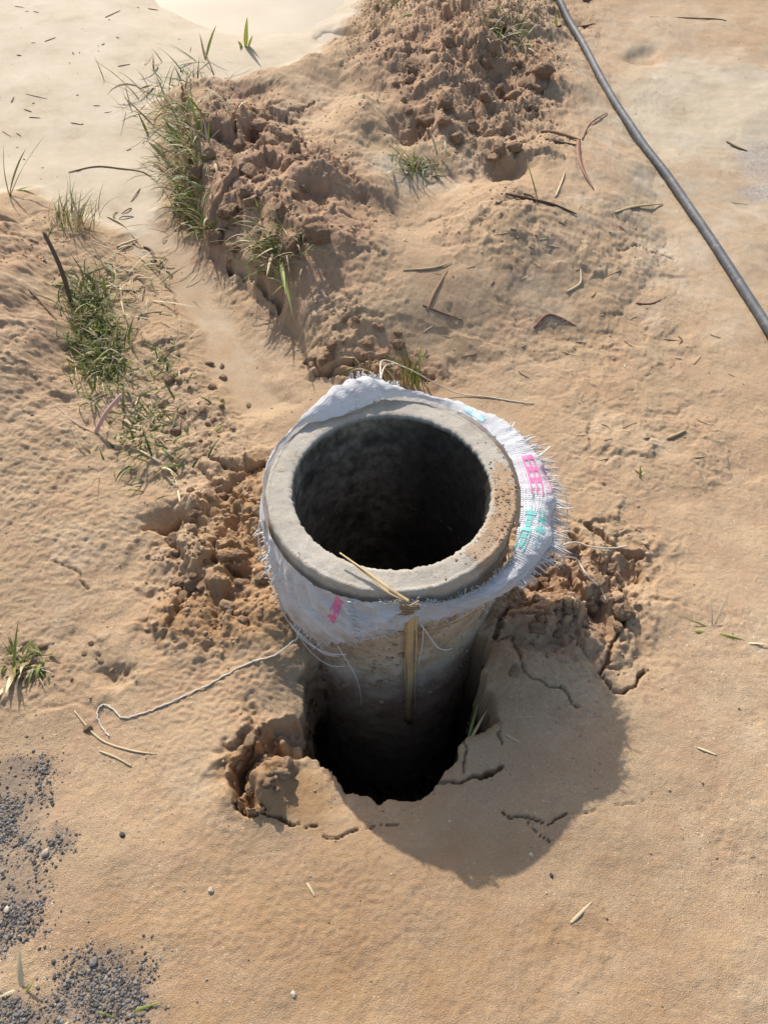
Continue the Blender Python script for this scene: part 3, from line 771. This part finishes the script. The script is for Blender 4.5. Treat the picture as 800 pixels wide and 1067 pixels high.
def sack_mat():
    m, n, b = newmat("woven_plastic"); co = obco(n)
    uv = nod(n, "ShaderNodeAttribute"); uv.attribute_name = "weave"
    w1 = nod(n, "ShaderNodeTexWave", bands_direction='X'); w1.inputs["Scale"].default_value = 95; w1.inputs["Distortion"].default_value = .6
    w2 = nod(n, "ShaderNodeTexWave", bands_direction='Y'); w2.inputs["Scale"].default_value = 95; w2.inputs["Distortion"].default_value = .6
    for w in (w1, w2): n.links.new(uv.outputs["Vector"], w.inputs["Vector"])
    wv = mth(n, 'MAXIMUM', w1.outputs["Fac"], w2.outputs["Fac"])
    c = mix(n, mapr(n, noise(n, co, 18, 5, .7), .50, .78, 0, .35), (.86, .85, .86), (.46, .38, .30))
    mp = nod(n, "ShaderNodeMapping"); mp.inputs["Scale"].default_value = (9, 260, 1); n.links.new(uv.outputs["Vector"], mp.inputs[0])
    st = noise(n, mp.outputs[0], 1, 4, .65)
    c = mix(n, mapr(n, st, .54, .74, 0, .3), c, (.50, .47, .46))
    sv = nod(n, "ShaderNodeSeparateXYZ"); n.links.new(uv.outputs["Vector"], sv.inputs[0])
    dirt = mth(n, 'ADD', mapr(n, sv.outputs[1], .065, .13, 0, .6), mapr(n, noise(n, co, 28, 6, .7), .42, .7, -.3, .5))
    c = mix(n, mapr(n, dirt, .2, .75, 0, .6), c, (.42, .32, .225))
    c = mix(n, mapr(n, w1.outputs["Fac"], 0, .35, .12, 0), c, (.5, .47, .45))
    n.links.new(c, b.inputs["Base Color"]); b.inputs["Roughness"].default_value = .5; b.inputs["Specular IOR Level"].default_value = .35
    h = mth(n, 'ADD', mth(n, 'MULTIPLY', wv, .6), mth(n, 'ADD', mth(n, 'MULTIPLY', st, 2.2), mth(n, 'MULTIPLY', noise(n, co, 90, 4, .6), 2.0))); bump(n, b, h, .0016, 1.0)
    t = nod(n, "ShaderNodeBsdfTranslucent"); t.inputs[0].default_value = (.84, .83, .84, 1)
    mx = nod(n, "ShaderNodeMixShader"); mx.inputs[0].default_value = .25
    n.links.new(b.outputs[0], mx.inputs[1]); n.links.new(t.outputs[0], mx.inputs[2]); n.links.new(mx.outputs[0], n.nodes["Material Output"].inputs[0])
    return m
SM = sack_mat()
sack = empty("woven_sack", (0, 0, RIM))
def under(o):      # parent while keeping world coordinates
    o.parent = sack; o.matrix_parent_inverse = Matrix.Translation((0, 0, -RIM)); return o
tag(sack, "torn white woven plastic sack wrapped as a collar round the pipe rim", "sack")
nt_, nv_ = 760, 64
TH, VV = np.meshgrid(np.linspace(-160, 200, nt_, endpoint=False), np.linspace(0, 1, nv_))
P_ = sack_P(TH, VV)
id_ = np.arange(nt_*nv_).reshape(nv_, nt_); nx_ = np.roll(id_, -1, 1)
Fs = np.stack([id_[:-1], nx_[:-1], nx_[1:], id_[1:]], -1).reshape(-1, 4)
# ragged lower and upper edges: drop some cells
thc = TH[:-1].ravel(); vc = VV[:-1].ravel()
rag = .05*fbm(np.radians(thc)*2, vc*0, 9, 4, 951)
keep = (vc < .96+rag) & (vc > .012+rag*.25)
cloth = under(mesh_np("cloth", P_.reshape(-1, 3), Fs[keep], SM))
a = cloth.data.attributes.new("weave", 'FLOAT_VECTOR', 'POINT')
a.data.foreach_set("vector", np.stack([np.radians(TH)*.21, VV*.13, VV*0], -1).reshape(-1, 3).astype(np.float32).ravel())

# printed strokes, laid 1 mm over the cloth
def ink(name, col):
    m, n, b = newmat(name); co = obco(n)
    t = nod(n, "ShaderNodeBsdfTransparent"); mx = nod(n, "ShaderNodeMixShader")
    n.links.new(mapr(n, noise(n, co, 330, 4, .7), .30, .55, .55, 1.0), mx.inputs[0])
    b.inputs["Base Color"].default_value = (*col, 1); b.inputs["Roughness"].default_value = .5
    n.links.new(t.outputs[0], mx.inputs[1]); n.links.new(b.outputs[0], mx.inputs[2]); n.links.new(mx.outputs[0], n.nodes["Material Output"].inputs[0]); return m
PINK = ink("pink_ink", (.78, .20, .40)); PALEPINK = ink("pale_pink_ink", (.74, .42, .55)); TEAL = ink("teal_ink", (.20, .58, .52)); PALETEAL = ink("pale_teal_ink", (.45, .72, .75))
def inv_v(th, r):   # parameter v on the upper side of the flare where the radius is r
    vs = np.linspace(0, .55, 60); p = sack_P(np.full(60, float(th)), vs); rr = np.hypot(p[:, 0], p[:, 1])
    return float(vs[np.argmin(np.abs(rr-r))])
def strokes(name, mat, segs, place, w=.09, n=14):
    """segs in a unit square; place(u, v) -> theta, v on the cloth"""
    vs, fs = [], []
    for x0, y0, x1, y1 in segs:
        L = math.hypot(x1-x0, y1-y0); dx, dy = (x1-x0)/L, (y1-y0)/L; base = len(vs)
        for i in range(n):
            t = i/(n-1); x = x0+(x1-x0)*t; y = y0+(y1-y0)*t
            for s in (-1, -.33, .33, 1):
                th, v = place(x-dy*w*.5*s, y+dx*w*.5*s)
                p = sack_pt(th, v); q = sack_pt(th+.3, v); k = sack_pt(th, v+.01)
                nn = (q-p).cross(k-p).normalized()
                if nn.dot(Vector(CAM)-p) < 0: nn = -nn
                vs.append(p+nn*.0009)
        for i in range(n-1):
            for j in range(3):
                b0 = base+i*4+j; fs.append((b0, b0+4, b0+5, b0+1))
    o = mesh_np(name, [tuple(v) for v in vs], fs, mat); o.parent = cloth; o.matrix_parent_inverse = cloth.matrix_world.inverted(); return o
def placer(th0, th1, r0, r1):
    """unit square: x runs outwards (r0..r1), y runs along the rim (th0..th1)"""
    def f(x, y):
        th = th0+(th1-th0)*y; return th, inv_v(th, r0+(r1-r0)*x)
    return f
YONG = [(.12,.05,.12,.95),(.12,.95,.88,.95),(.88,.0,.88,.95),(.12,.66,.88,.66),(.12,.38,.88,.38),(.5,.05,.5,.95)]
GAO = [(.5,.86,.5,1.0),(.05,.84,.95,.84),(.3,.72,.7,.72),(.3,.58,.7,.58),(.3,.58,.3,.72),(.7,.58,.7,.72),(.1,.46,.9,.46),(.1,0,.1,.46),(.9,0,.9,.46),(.34,.12,.34,.32),(.66,.12,.66,.32),(.34,.32,.66,.32),(.34,.12,.66,.12)]
NIU = [(.2,.95,.08,.6),(.15,.72,.9,.72),(.02,.42,.98,.42),(.5,0,.5,1.0)]
BARS = [(.1,.0,.1,.9),(.38,.0,.38,.9),(.66,.0,.66,.9),(.94,.1,.94,.95),(.1,.9,.94,.9)]
strokes("printed_mark", PINK, YONG, placer(-3, 18, .219, .243), .13)
strokes("printed_mark", PALEPINK, [(.5,0,.5,1)], placer(-1, 16, .210, .215), .5)
strokes("printed_mark", PALEPINK, BARS, placer(-1, 14, .247, .258), .17)
strokes("printed_mark", TEAL, GAO, placer(-28, -8, .213, .231), .10)
strokes("printed_mark", TEAL, NIU, placer(-24, -9, .234, .249), .12)
strokes("printed_mark", PALETEAL, [(.1,.1,.9,.15),(.15,.4,.9,.45),(.1,.7,.9,.8),(.5,.1,.5,.9)], placer(44, 56, .206, .219), .3)
def pl_front(th0, th1, z0, z1):
    def f(x, y):
        th = th0+(th1-th0)*x
        vs = np.linspace(0, 1, 80); p = sack_P(np.full(80, th), vs); return th, float(vs[np.argmin(np.abs(p[:, 2]-RIM-(z0+(z1-z0)*y)))])
    return f
strokes("printed_mark", PINK, [(.15,0,.85,1)], pl_front(-114.5, -109, -.088, -.026), .55)

# fringe and loose threads
THREAD = tint_mat("frayed_thread", (.66, .63, .60), (.84, .83, .82), .55, .15, .35)
fr = MB()
def strand(p, d, L, w_=.0011, droop=.2, n=5, j=.13):
    p = Vector(p); d = Vector(d).normalized(); pts = [p]
    for i in range(n):
        d = (d+Vector((random.gauss(0, j), random.gauss(0, j), random.gauss(0, j)-droop/n))).normalized(); p = p+d*(L/n); pts.append(p)
    w = w_*1.45; fr.tube(pts, w, w*.6, 4, random.random(), .35)
for i in range(520):
    th = random.uniform(-38, 44); p = sack_pt(th, .5); t = math.radians(th)
    amp = 1 if -25 < th < 32 else .6
    strand(p-Vector((math.cos(t), math.sin(t), 0))*.006, (math.cos(t)+random.gauss(0, .07), math.sin(t)+random.gauss(0, .07), random.gauss(-.15, .07)), amp*min(.042, .011+random.expovariate(1/.013)), random.uniform(.0006, .0013), .35, 5, random.choice([.03, .04, .05, .05, .18]))
for i in range(260):
    th = random.uniform(-92, -30); p = sack_pt(th, .02); t = math.radians(th)
    strand(p, (math.cos(t)*.5+random.gauss(0, .5), math.sin(t)*.5+random.gauss(0, .5), 1), random.uniform(.004, .012), random.uniform(.0006, .0012), .1, 4)
for i in range(60):
    th = random.uniform(88, 112); p = sack_pt(th, .47); t = math.radians(th)
    strand(p, (math.cos(t)*.7+random.gauss(0, .4), math.sin(t)*.7, .9), random.uniform(.005, .013), .0009, .2, 4)
for i in range(60):    # the torn end hanging at the front left
    f_ = random.random(); th = -106+f_*3+random.gauss(0, .7); p = sack_pt(th, .05+.85*f_); t = math.radians(th)
    strand(p+Vector((math.cos(t), math.sin(t), 0))*.002, (-math.sin(t)+random.gauss(0, .3), math.cos(t), random.uniform(.0, 1.0)), random.uniform(.006, .016), .0008, .3, 4)
for i in range(46):
    th = random.uniform(-166, -140); p = sack_pt(th if th > -160 else th+360, random.uniform(.45, .8)); t = math.radians(th)
    strand(p, (math.cos(t)+random.gauss(0, .6), math.sin(t)+random.gauss(0, .6), random.gauss(0, .6)), random.uniform(.008, .025), .0008, .3, 6)
for i in range(120):
    th = random.uniform(-150, -20); p = sack_pt(th, .95); t = math.radians(th)
    strand(p, (math.cos(t)*.15-math.sin(t)*random.gauss(0, 1.2), math.sin(t)*.15+math.cos(t)*random.gauss(0, 1.2), -.8), random.uniform(.006, .02), .0007, .4, 5)
under(fr.build("fringe", THREAD))
def cylp(th, z, r=.2065):
    t = math.radians(th); zz = RIM+z
    if zz < .12: r *= 1-.06*min(1, (.12-zz)/.42)
    return Vector((r*math.cos(t), r*math.sin(t), RIM+z))
def smooth_pts(P, k=8):
    P = [Vector(p) for p in P]; D = []
    for i in range(len(P)-1):
        for t in np.linspace(0, 1, k, endpoint=False):
            p0 = P[max(i-1, 0)]; p1 = P[i]; p2 = P[i+1]; p3 = P[min(i+2, len(P)-1)]
            D.append(.5*((2*p1)+(p2-p0)*t+(2*p0-5*p1+4*p2-p3)*t*t+(3*p1-p0-3*p2+p3)*t**3))
    return D+[P[-1]]
for pts, r in [([cylp(-150,-.15,.216), cylp(-145,-.19,.22), cylp(-136,-.235,.214), cylp(-128,-.262,.213), cylp(-118,-.27,.211), cylp(-110,-.25,.209)], .0010),
               ([cylp(-112,-.17,.213), cylp(-108,-.22,.212), cylp(-104,-.28,.211), cylp(-102,-.36,.212), cylp(-103,-.40,.212)], .0009),
               ([cylp(-76,-.08,.21), cylp(-72,-.12,.211), cylp(-67,-.17,.212), cylp(-63,-.185,.215), cylp(-60,-.188,.216)], .0011),
               ([cylp(-75,-.085,.211), cylp(-74.5,-.14,.211), cylp(-75,-.22,.211)], .0008),
               ([cylp(-140,-.205,.217), cylp(-130,-.222,.216), cylp(-118,-.212,.216), cylp(-108,-.19,.214)], .0014),
               ([cylp(-138,-.215,.216), cylp(-128,-.205,.218), cylp(-120,-.224,.215), cylp(-112,-.21,.213)], .0010),
               ([cylp(-165,-.03,.214), cylp(-163,-.07,.222), cylp(-158,-.12,.222), cylp(-152,-.16,.216), cylp(-148,-.2,.216)], .0013),
               ([cylp(10,-.02,.27), cylp(4,-.03,.285), cylp(-4,-.06,.289), cylp(-10,-.1,.285)], .0008)]:
    mb = MB(); mb.tube(smooth_pts(pts), r, r*.8, 5, .7); under(mb.build("loose_thread", THREAD))

# reed tied round the collar
reed = empty("reed_tie", (0.03, -.2, RIM-.02))
tag(reed, "split yellow reed bent over the rim and hanging down the front of the pipe", "reed")
def under_reed(o):
    o.parent = reed; o.matrix_parent_inverse = Matrix.Translation((-.03, .2, -(RIM-.02))); return o
REED = tint_mat("yellow_reed", (.36, .24, .12), (.62, .45, .23), .55, 0, .35, .5, 40)
def on_plane(px, py, z):
    g = G(px, py, z); return Vector((g[0], g[1], z))
mb = MB()
a0 = on_plane(354, 576, RIM+.016); a1 = on_plane(385, 598, RIM+.011); a2 = on_plane(408, 615, RIM+.006); a3 = cylp(-82, -.006, .211)
mb.tube(smooth_pts([a0, a1, a2, a3]), .0014, .0040, 6, .9, .4)
mb.tube(smooth_pts([a0+Vector((.008, -.006, -.002)), a1+Vector((.004, -.007, -.002)), a2+Vector((-.002, -.006, 0)), a3]), .0010, .0026, 6, .6, .4)
under_reed(mb.build("bent_strand", REED))
mb = MB()
for k in range(9):
    z = -.008-.0035*k; mb.tube([cylp(-85+random.gauss(0, .6), z+random.gauss(0, .003), .2135), cylp(-81.5, z, .2165+random.gauss(0, .001)), cylp(-78+random.gauss(0, .6), z+random.gauss(0, .004), .2135)], .0017, .0013, 5, random.random()*.4, .7)
under_reed(mb.build("knot", REED))
for th, z1, w, t in ((-80.0, -.49, .0070, .6), (-77.6, -.45, .0014, .9), (-82.1, -.47, .0014, .4)):
    mb = MB(); zz = np.linspace(-.03, z1, 14)
    mb.tube([cylp(th-1.0+5.0*i/13+.25*math.sin(i*.9+th), z, .2135-.0035*min(1, i/4)+.0008*math.sin(i)) for i, z in enumerate(zz)], w, w*.75, 6, t, .22, nrm=(math.cos(math.radians(th)), math.sin(math.radians(th)), 0))
    under_reed(mb.build("hanging_strip", REED))
mb = MB()
mb.tube(smooth_pts([cylp(t, -.105-.0006*(t+80)+.003*math.sin(t*.2), .2078) for t in range(-150, 31, 10)], 4), .0011, .0011, 5, .35)
under_reed(mb.build("binding", REED))

# ------------------------------------------------------------------ strings
def ground_string(pts, r, label, name="string", lift=0.0, mat='string', dense=7, wob=.0):
    P = []
    for q in pts:
        if isinstance(q, Vector): P.append(q)
        else: P.append(at(q[0], q[1], r+lift+(q[2] if len(q) > 2 else 0)))
    D = smooth_pts(P, dense)
    D2 = []
    for p in D:
        z = hgt(p.x, p.y)
        q = Vector((p.x+random.gauss(0, wob), p.y+random.gauss(0, wob), p.z+random.gauss(0, wob*.4)))
        if z > -.15 and math.hypot(p.x, p.y) > .22: q.z = max(q.z, z+r*.8)
        D2.append(q)
    mb = MB(); mb.tube(D2, r, r*.8, 6, .7); return tag(mb.build(name, MAT[mat]), label, "string")
ground_string([cylp(-150,-.165,.217), (312,668,.03), (303,674,.012), (285,684), (262,691), (238,703), (215,715), (190,727), (165,738), (145,745), (128,748), (117,738), (107,735), (102,743), (106,757), (114,768)],
              .0016, "long white string trailing from the sack across the sand to the left", wob=.0006)
ground_string([sack_pt(96, .5), (398,401,.07), (425,403,.05), (455,408,.02), (478,412,.004), (505,414), (530,418), (556,421)], .0016, "thin pale string running right from the back of the rim over the mound foot", wob=.0004)
ground_string([sack_pt(97, .48), (402,396,.05), (418,391,.03)], .0018, "short white string end rising from the sack toward the green grass", wob=.0003)
ground_string([sack_pt(-22, .52), (590,582,.05), (612,580,.03), (636,578,.02), (650,577,.01)], .0017, "straight white string sticking out from the sack over the broken soil", wob=.0003)
ground_string([sack_pt(-26, .53), (592,594,.04), (608,606,.02), (624,617,.01), (630,628,.006)], .0017, "second white string from the sack slanting down onto the broken soil", wob=.0004)

# ------------------------------------------------------------------ grass
def tuft(px, py, label, n, L, spread=20, green=.6, lean=(.2, 1.0), width=.004, az=None, azs=3.2, curl=(.2, 1.2), name="grass_tuft", group=None, ry=None):
    mb = MB(); c = at(px, py)
    for _ in range(int(n*1.9)):
        q = at(px+random.gauss(0, spread*.5), py+random.gauss(0, (ry or spread*.7)*.5))
        if math.hypot(q.x, q.y) < .21: continue
        a = random.uniform(0, 6.28) if az is None else az+random.gauss(0, azs)
        g_ = random.random() < green*.82
        mb.blade(q-c-Vector((0, 0, .004)), a, random.uniform(*lean), L*random.uniform(.5, 1.15), width*1.3*random.choice([.35, .5, .7, 1.0, 1.5])*random.uniform(.8, 1.2), random.uniform(curl[0], curl[1]*1.7), random.random(), 0 if g_ else 1, 6, random.gauss(0, .8))
    o = mb.build(name, [MAT['green'], MAT['straw']]); o.location = c
    tag(o, label, "grass", group); return o
def blades(px, py, label, specs, name="grass_sprout"):
    """single blades: (image dx, dy of the tip, height of the tip, width, green?)"""
    mb = MB(); c = at(px, py)
    for bx, by, tx, ty, hz, w, mi, tn in specs:
        p = at(px+bx, py+by); q = at(px+tx, py+ty, 0); g = G(px+tx, py+ty, p.z+hz); q = Vector((g[0], g[1], p.z+hz))
        d = q-p; L = d.length; a = math.atan2(d.y, d.x); ln = math.atan2(math.hypot(d.x, d.y), d.z)
        mb.blade(p-c-Vector((0, 0, .003)), a, ln-.18, L*1.02, w, .36, tn, mi, 7, random.gauss(0, .5))
    o = mb.build(name, [MAT['green'], MAT['straw']]); o.location = c; return tag(o, label, "grass")
PI = math.pi
tuft(200, 100, "straggling half dry grass over the upper left corner of the mound", 80, .14, 60, .45, (.5, 1.4), .0042, PI*.8, 1.0, ry=34)
tuft(193, 150, "thick green grass hanging down the steep side of the mound", 110, .14, 26, .75, (.3, 1.2), .0042, PI, 1.0, ry=50)
tuft(200, 205, "dark green grass at the foot of the mound beside the silt", 80, .12, 20, .85, (.2, 1.1), .004, PI, 1.2, ry=40)
tuft(212, 240, "small dark tuft below the grass at the foot of the mound", 36, .08, 16, .75, (.2, 1.1), .0035)
tuft(285, 262, "green grass hanging from a hollow in the mound face above the gully", 70, .10, 30, .7, (.3, 1.2), .0038, PI*1.2, 1.0, ry=34)
blades(292, 268, "two pale long leaves drooping beside the grass on the mound face", [(0,0,6,40,.01,.012,0,1.0),(0,2,14,66,.0,.009,0,.8),(-8,-5,-14,20,.02,.007,1,.9)], "grass_leaf")
tuft(426, 398, "upright green grass standing behind the pipe rim", 26, .10, 18, .8, (.0, .35), .0045, curl=(-.1, .4))
tuft(388, 385, "low yellowish grass behind the folded sack", 22, .06, 24, .5, (.3, 1.1), .0035)
blades(256, 46, "short bright green shoot beside the puddle", [(0,2,2,-28,.12,.018,0,1.0),(-4,2,-8,-4,.03,.012,0,.7),(3,2,8,-10,.06,.012,0,.9)])
blades(214, 58, "yellow green shoot leaning over the silt left of the puddle", [(0,4,12,-32,.10,.012,0,1.0),(0,4,-6,-24,.06,.008,1,.6),(-8,6,-42,-14,.06,.010,0,.5),(6,6,-30,12,.03,.008,1,.6)])
blades(10, 204, "three long green blades growing from the silt at the left edge", [(0,0,-4,-55,.15,.010,0,.6),(0,0,18,-48,.13,.012,0,.5),(0,0,38,-62,.12,.008,1,.2),(6,-6,26,-10,.02,.014,0,1.0)])
tuft(76, 236, "feathery pale grass at the top of the left bank", 46, .13, 24, .6, (.1, .8), .003, PI*.3, .8)
tuft(95, 330, "dense dark green grass on the face of the left bank", 230, .085, 27, .9, (.2, 1.2), .0036, ry=48)
tuft(108, 380, "dark green tuft at the foot of the left bank", 170, .075, 28, .9, (.2, 1.2), .0034, ry=36)
tuft(132, 292, "thin straw coloured grass lying flat on the gully floor", 60, .11, 50, .3, (1.0, 1.5), .003, 0, 1.0, ry=36)
tuft(158, 446, "low yellow green grass patch in the gully left of the pipe", 170, .06, 50, .8, (.5, 1.4), .003, ry=52)
tuft(172, 375, "small green tuft beside the dark clods in the gully", 34, .07, 22, .8, (.5, 1.3), .003, ry=20)
tuft(432, 176, "small green tuft in the hollow on top of the mound", 44, .08, 24, .75, (.3, 1.2), .004)
tuft(525, 34, "dark green grass among the churned clods at the top edge", 50, .12, 34, .7, (.3, 1.2), .005)
tuft(415, 4, "short grass at the top edge beside the puddle", 26, .09, 30, .8, (.3, 1.2), .005)
tuft(28, 690, "bright green young grass at the left edge of the sand", 44, .05, 22, .95, (.4, 1.3), .0032)
blades(14, 700, "pale broad blades bent over at the left edge beside the young grass", [(0,0,-8,22,.02,.010,1,1.0),(0,0,6,-56,.06,.006,0,.9),(-6,10,-20,30,.01,.012,1,.9),(4,2,50,-8,.01,.004,1,.6)])
blades(742, 655, "small green sprout with dry stalks on the sand at the right", [(0,0,-2,-38,.03,.003,1,.7),(0,0,14,-34,.03,.003,1,.8),(0,4,-22,2,.005,.006,0,1.0),(-2,4,34,12,.005,.007,0,.9),(0,0,-30,-12,.01,.004,0,.7),(30,14,60,16,.006,.005,1,1.0)])
blades(667, 500, "tiny yellow sprout on the bare sand right of the sack", [(0,0,0,-16,.02,.006,0,1.0),(0,-6,-7,-12,.012,.005,0,1.0),(0,-6,6,-9,.012,.005,1,.8)])
blades(22, 1030, "pale dry blades curling over the gravel in the lower left corner", [(0,0,-2,-44,.03,.008,1,1.0),(0,0,-26,10,.01,.006,1,.8),(4,4,16,-10,.02,.005,0,.9)])
blades(130, 1056, "thin yellow green blade lying on the lower gravel patch", [(0,0,38,-12,.004,.005,0,1.0),(-40,-4,-66,14,.004,.006,1,1.0),(-40,-4,-10,4,.004,.005,0,1.0)])
blades(552, 196, "single thin yellow stalk standing on top of the mound", [(8,12,-4,-28,.06,.004,0,1.0)])
blades(488, 768, "dry straws leaning out of the pit beside the pipe", [(0,0,12,-42,.03,.005,0,.5),(-8,-4,4,-40,.03,.005,1,.3),(2,2,20,-30,.03,.005,1,.2)])

# ------------------------------------------------------------------ sticks, straws, leaves
def stick(pts, w_px, label, mat='twig', tint=.4, name="twig", cat="twig", taper=.6, lift=.0, flat=1.0, group=None):
    P = [at(q[0], q[1], 0) for q in pts]
    d = (Vector(CAM)-P[0]).length; r = w_px*.40/FPX*d
    zs = [p.z for p in P]
    P = [Vector((p.x, p.y, p.z+r*flat*.6+(q[2] if len(q) > 2 else 0)+lift)) for p, q in zip(P, pts)]
    c = P[0].copy(); mb = MB(); mb.tube([p-c for p in smooth_pts(P, 6)], r, r*taper, 7, tint, flat, ends=True)
    o = mb.build(name, MAT[mat]); o.location = c; return tag(o, label, cat, group)
def standing(base, tip, hz, w_px, label, mat='twig', tint=.3, name="stick", bend=.0):
    p = at(*base); g = G(tip[0], tip[1], p.z+hz); q = Vector((g[0], g[1], p.z+hz)); d = (Vector(CAM)-p).length; r = w_px*.5/FPX*d
    mid = (p+q)/2+Vector((bend, 0, abs(bend)))
    mb = MB(); mb.tube([v-p for v in smooth_pts([p-Vector((0, 0, .02)), mid, q], 8)], r, r*.75, 8, tint)
    o = mb.build(name, MAT[mat]); o.location = p; return tag(o, label, "stick")
standing((76, 322), (46, 242), .14, 5, "dark bare stick leaning out of the grass on the left bank", bend=.008)
RW = tint_mat("bleached_stick", (.45, .20, .15), (.70, .52, .45), .7)
MAT['bleach'] = RW
standing((93, 452), (127, 411), .06, 4.5, "pinkish bleached stick poking up at the foot of the left bank", 'bleach', .5)
stick([(60,424),(78,440),(100,452)], 2, "thin pinkish twig beside the bleached stick on the left bank", 'bleach', .6)
stick([(30,302),(45,318),(60,334)], 3.2, "short brown twig on the left bank below the leaning stick", tint=.6)
stick([(142,468),(160,478),(178,492),(186,508)], 4, "long pale straw running from the yellow green grass toward the pipe", 'straw', .9, "straw", "straw")
stick([(186,512),(188,524)], 4, "short white straw end above the small hollow", 'straw', 1, "straw", "straw")
stick([(78,741),(104,770),(136,782),(164,786)], 3, "pale straw ending the long string on the left sand", 'straw', .8, "straw", "straw")
stick([(104,783),(122,790),(138,799)], 3.4, "short tan straw below the string on the left sand", 'straw', .6, "straw", "straw")
stick([(72,180),(100,174),(125,176),(150,180),(165,190)], 2, "long thin curved twig lying on the pale silt", tint=.8)
stick([(150,258),(158,262),(164,276),(170,274)], 4, "dark curled leaf on the edge of the gully", 'leaf', .0, "dry_leaf", "leaf")
stick([(102,300),(140,304),(178,303)], 3, "straight grey straw lying across the gully floor", 'straw', .2, "straw", "straw")
stick([(122,258),(144,250)], 4, "pale broken straw at the head of the gully", 'straw', .9, "straw", "straw")
stick([(112,226),(130,236),(148,258)], 2.2, "thin straw crossing another at the head of the gully", 'straw', .5, "straw", "straw")
stick([(563,138),(580,140),(604,147)], 5, "thick brown straw bundle on the mound near the red leaf", tint=.7)
stick([(568,146),(585,150),(600,152)], 4, "second brown stalk beside the straw bundle near the red leaf", tint=.3)
stick([(602,146),(602,160),(606,176),(618,198)], 8, "reddish brown curled dead leaf on the mound", 'leaf', .6, "dry_leaf", "leaf", .3, flat=.45)
stick([(606,146),(614,130),(632,118)], 3, "thin reddish stem rising from the red leaf toward the hose", 'leaf', .8)
stick([(526,203),(548,208),(575,214),(600,224)], 4.5, "long dark twig lying across the mound", tint=.15)
stick([(545,202),(555,206),(560,214)], 3, "short crooked twig crossing the long dark twig", tint=.5)
stick([(640,222),(660,216),(690,213)], 6, "ragged straw coloured stalk between the mound and the hose", 'straw', .3, "straw", "straw", flat=.5)
stick([(578,206),(584,192),(588,180)], 3, "pale triangular straw beside the red leaf", 'straw', .8, "straw", "straw")
stick([(445,324),(452,306),(466,282)], 5, "brown split stalk on the slope behind the pipe", tint=.8, flat=.5)
stick([(420,282),(450,280),(470,274)], 3, "tan straw on the slope above the split stalk", 'straw', .5, "straw", "straw")
stick([(440,318),(460,326),(482,334)], 4, "short dark stalk below the split stalk", tint=.3, flat=.5)
stick([(556,342),(572,328),(600,340)], 5, "folded dark dry leaf on the sand between pipe and hose", 'leaf', .1, "dry_leaf", "leaf", .5, flat=.5)
stick([(590,305),(604,296),(604,282)], 4, "pale bent straw on the sand above the folded leaf", 'straw', .7, "straw", "straw")
stick([(662,316),(680,316),(704,304)], 5, "dark dry leaf on the sand left of the hose", 'leaf', .2, "dry_leaf", "leaf", .3, flat=.4)
stick([(694,458),(704,454),(714,449)], 5, "short tan stick piece on the open sand at the right", 'straw', .3, "twig")
stick([(594,962),(604,952),(616,940)], 5, "flat tan splinter on the sand in front of the shadow", 'straw', .7, "wood_splinter", "splinter", flat=.4)
stick([(726,779),(736,783),(746,787)], 4, "pale splinter on the open sand at the lower right", 'straw', .9, "wood_splinter", "splinter", flat=.5)
stick([(320,920),(324,927),(328,934)], 4, "whitish splinter on the sand below the slab", 'straw', .9, "wood_splinter", "splinter", flat=.5)
stick([(450,780),(480,762),(505,738)], 2, "thin pale stalk across the mouth of the pit", 'straw', .3, "straw", "straw", lift=.03)
stick([(756,22),(740,20),(676,18)], 1.5, "thin dark twig on the pale silt at the top right", tint=.3)
stick([(608,2),(616,-3)], 8, "dark purple dead leaf at the top edge beside the hose", 'leaf', .0, "dry_leaf", "leaf", .6, flat=.4)
stick([(596,28),(610,27),(620,24)], 4, "dark curled leaf touching the hose near the top edge", 'leaf', .1, "dry_leaf", "leaf", .4, flat=.4)
stick([(570,32),(580,28),(588,26)], 5, "dark leaf tucked under the hose near the top edge", 'leaf', .0, "dry_leaf", "leaf", .4, flat=.4)
stick([(756,148),(766,154),(778,158)], 3, "brown twig end on the pale gravel at the right edge", tint=.6)
stick([(526,765),(534,770),(541,774)], 3, "small pale sliver in the shade right of the pit", 'straw', .7, "wood_splinter", "splinter")
for _ in range(46):
    a = random.gauss(0, .7); L = 2+random.expovariate(1/5.); x = random.uniform(-10, 190); y = random.uniform(5, 185)
    if x > 150 and y > 60: continue
    stick([(x, y), (x+L*math.cos(a), y+L*math.sin(a)*.6)], random.uniform(1.0, 2.2), "small dark chaff fragment on the pale silt flat", 'twig', random.random(), "chaff", "chaff", flat=.5, group="chaff on the silt flat")
for _ in range(75):
    a = random.uniform(0, 3.14); L = random.uniform(4, 18); x = random.uniform(420, 800); y = random.uniform(190, 480)
    if abs(x-(560+(y)*.7)) < 30 or (x < 600 and y > 400): continue
    stick([(x, y), (x+L*.5*math.cos(a)+random.gauss(0, 2), y+L*.5*math.sin(a)*.6), (x+L*math.cos(a), y+L*math.sin(a)*.6)], random.uniform(1.2, 2.6), "small dry straw fragment on the sand between pipe and hose", random.choice(['twig', 'straw', 'straw']), random.random(), "straw", "straw", flat=.6, group="straw scraps between pipe and hose")
for _ in range(30):
    a = random.uniform(0, 3.14); L = random.uniform(6, 26); x = random.gauss(140, 30); y = random.gauss(290, 50)
    stick([(x, y), (x+L*.5*math.cos(a)+random.gauss(0, 3), y+L*.5*math.sin(a)*.6, .004), (x+L*math.cos(a), y+L*math.sin(a)*.6)], random.uniform(1.2, 2.8), "dry straw scrap on the gully floor", random.choice(['twig', 'straw', 'straw']), random.random(), "straw", "straw", flat=.6, group="straw scraps in the gully")
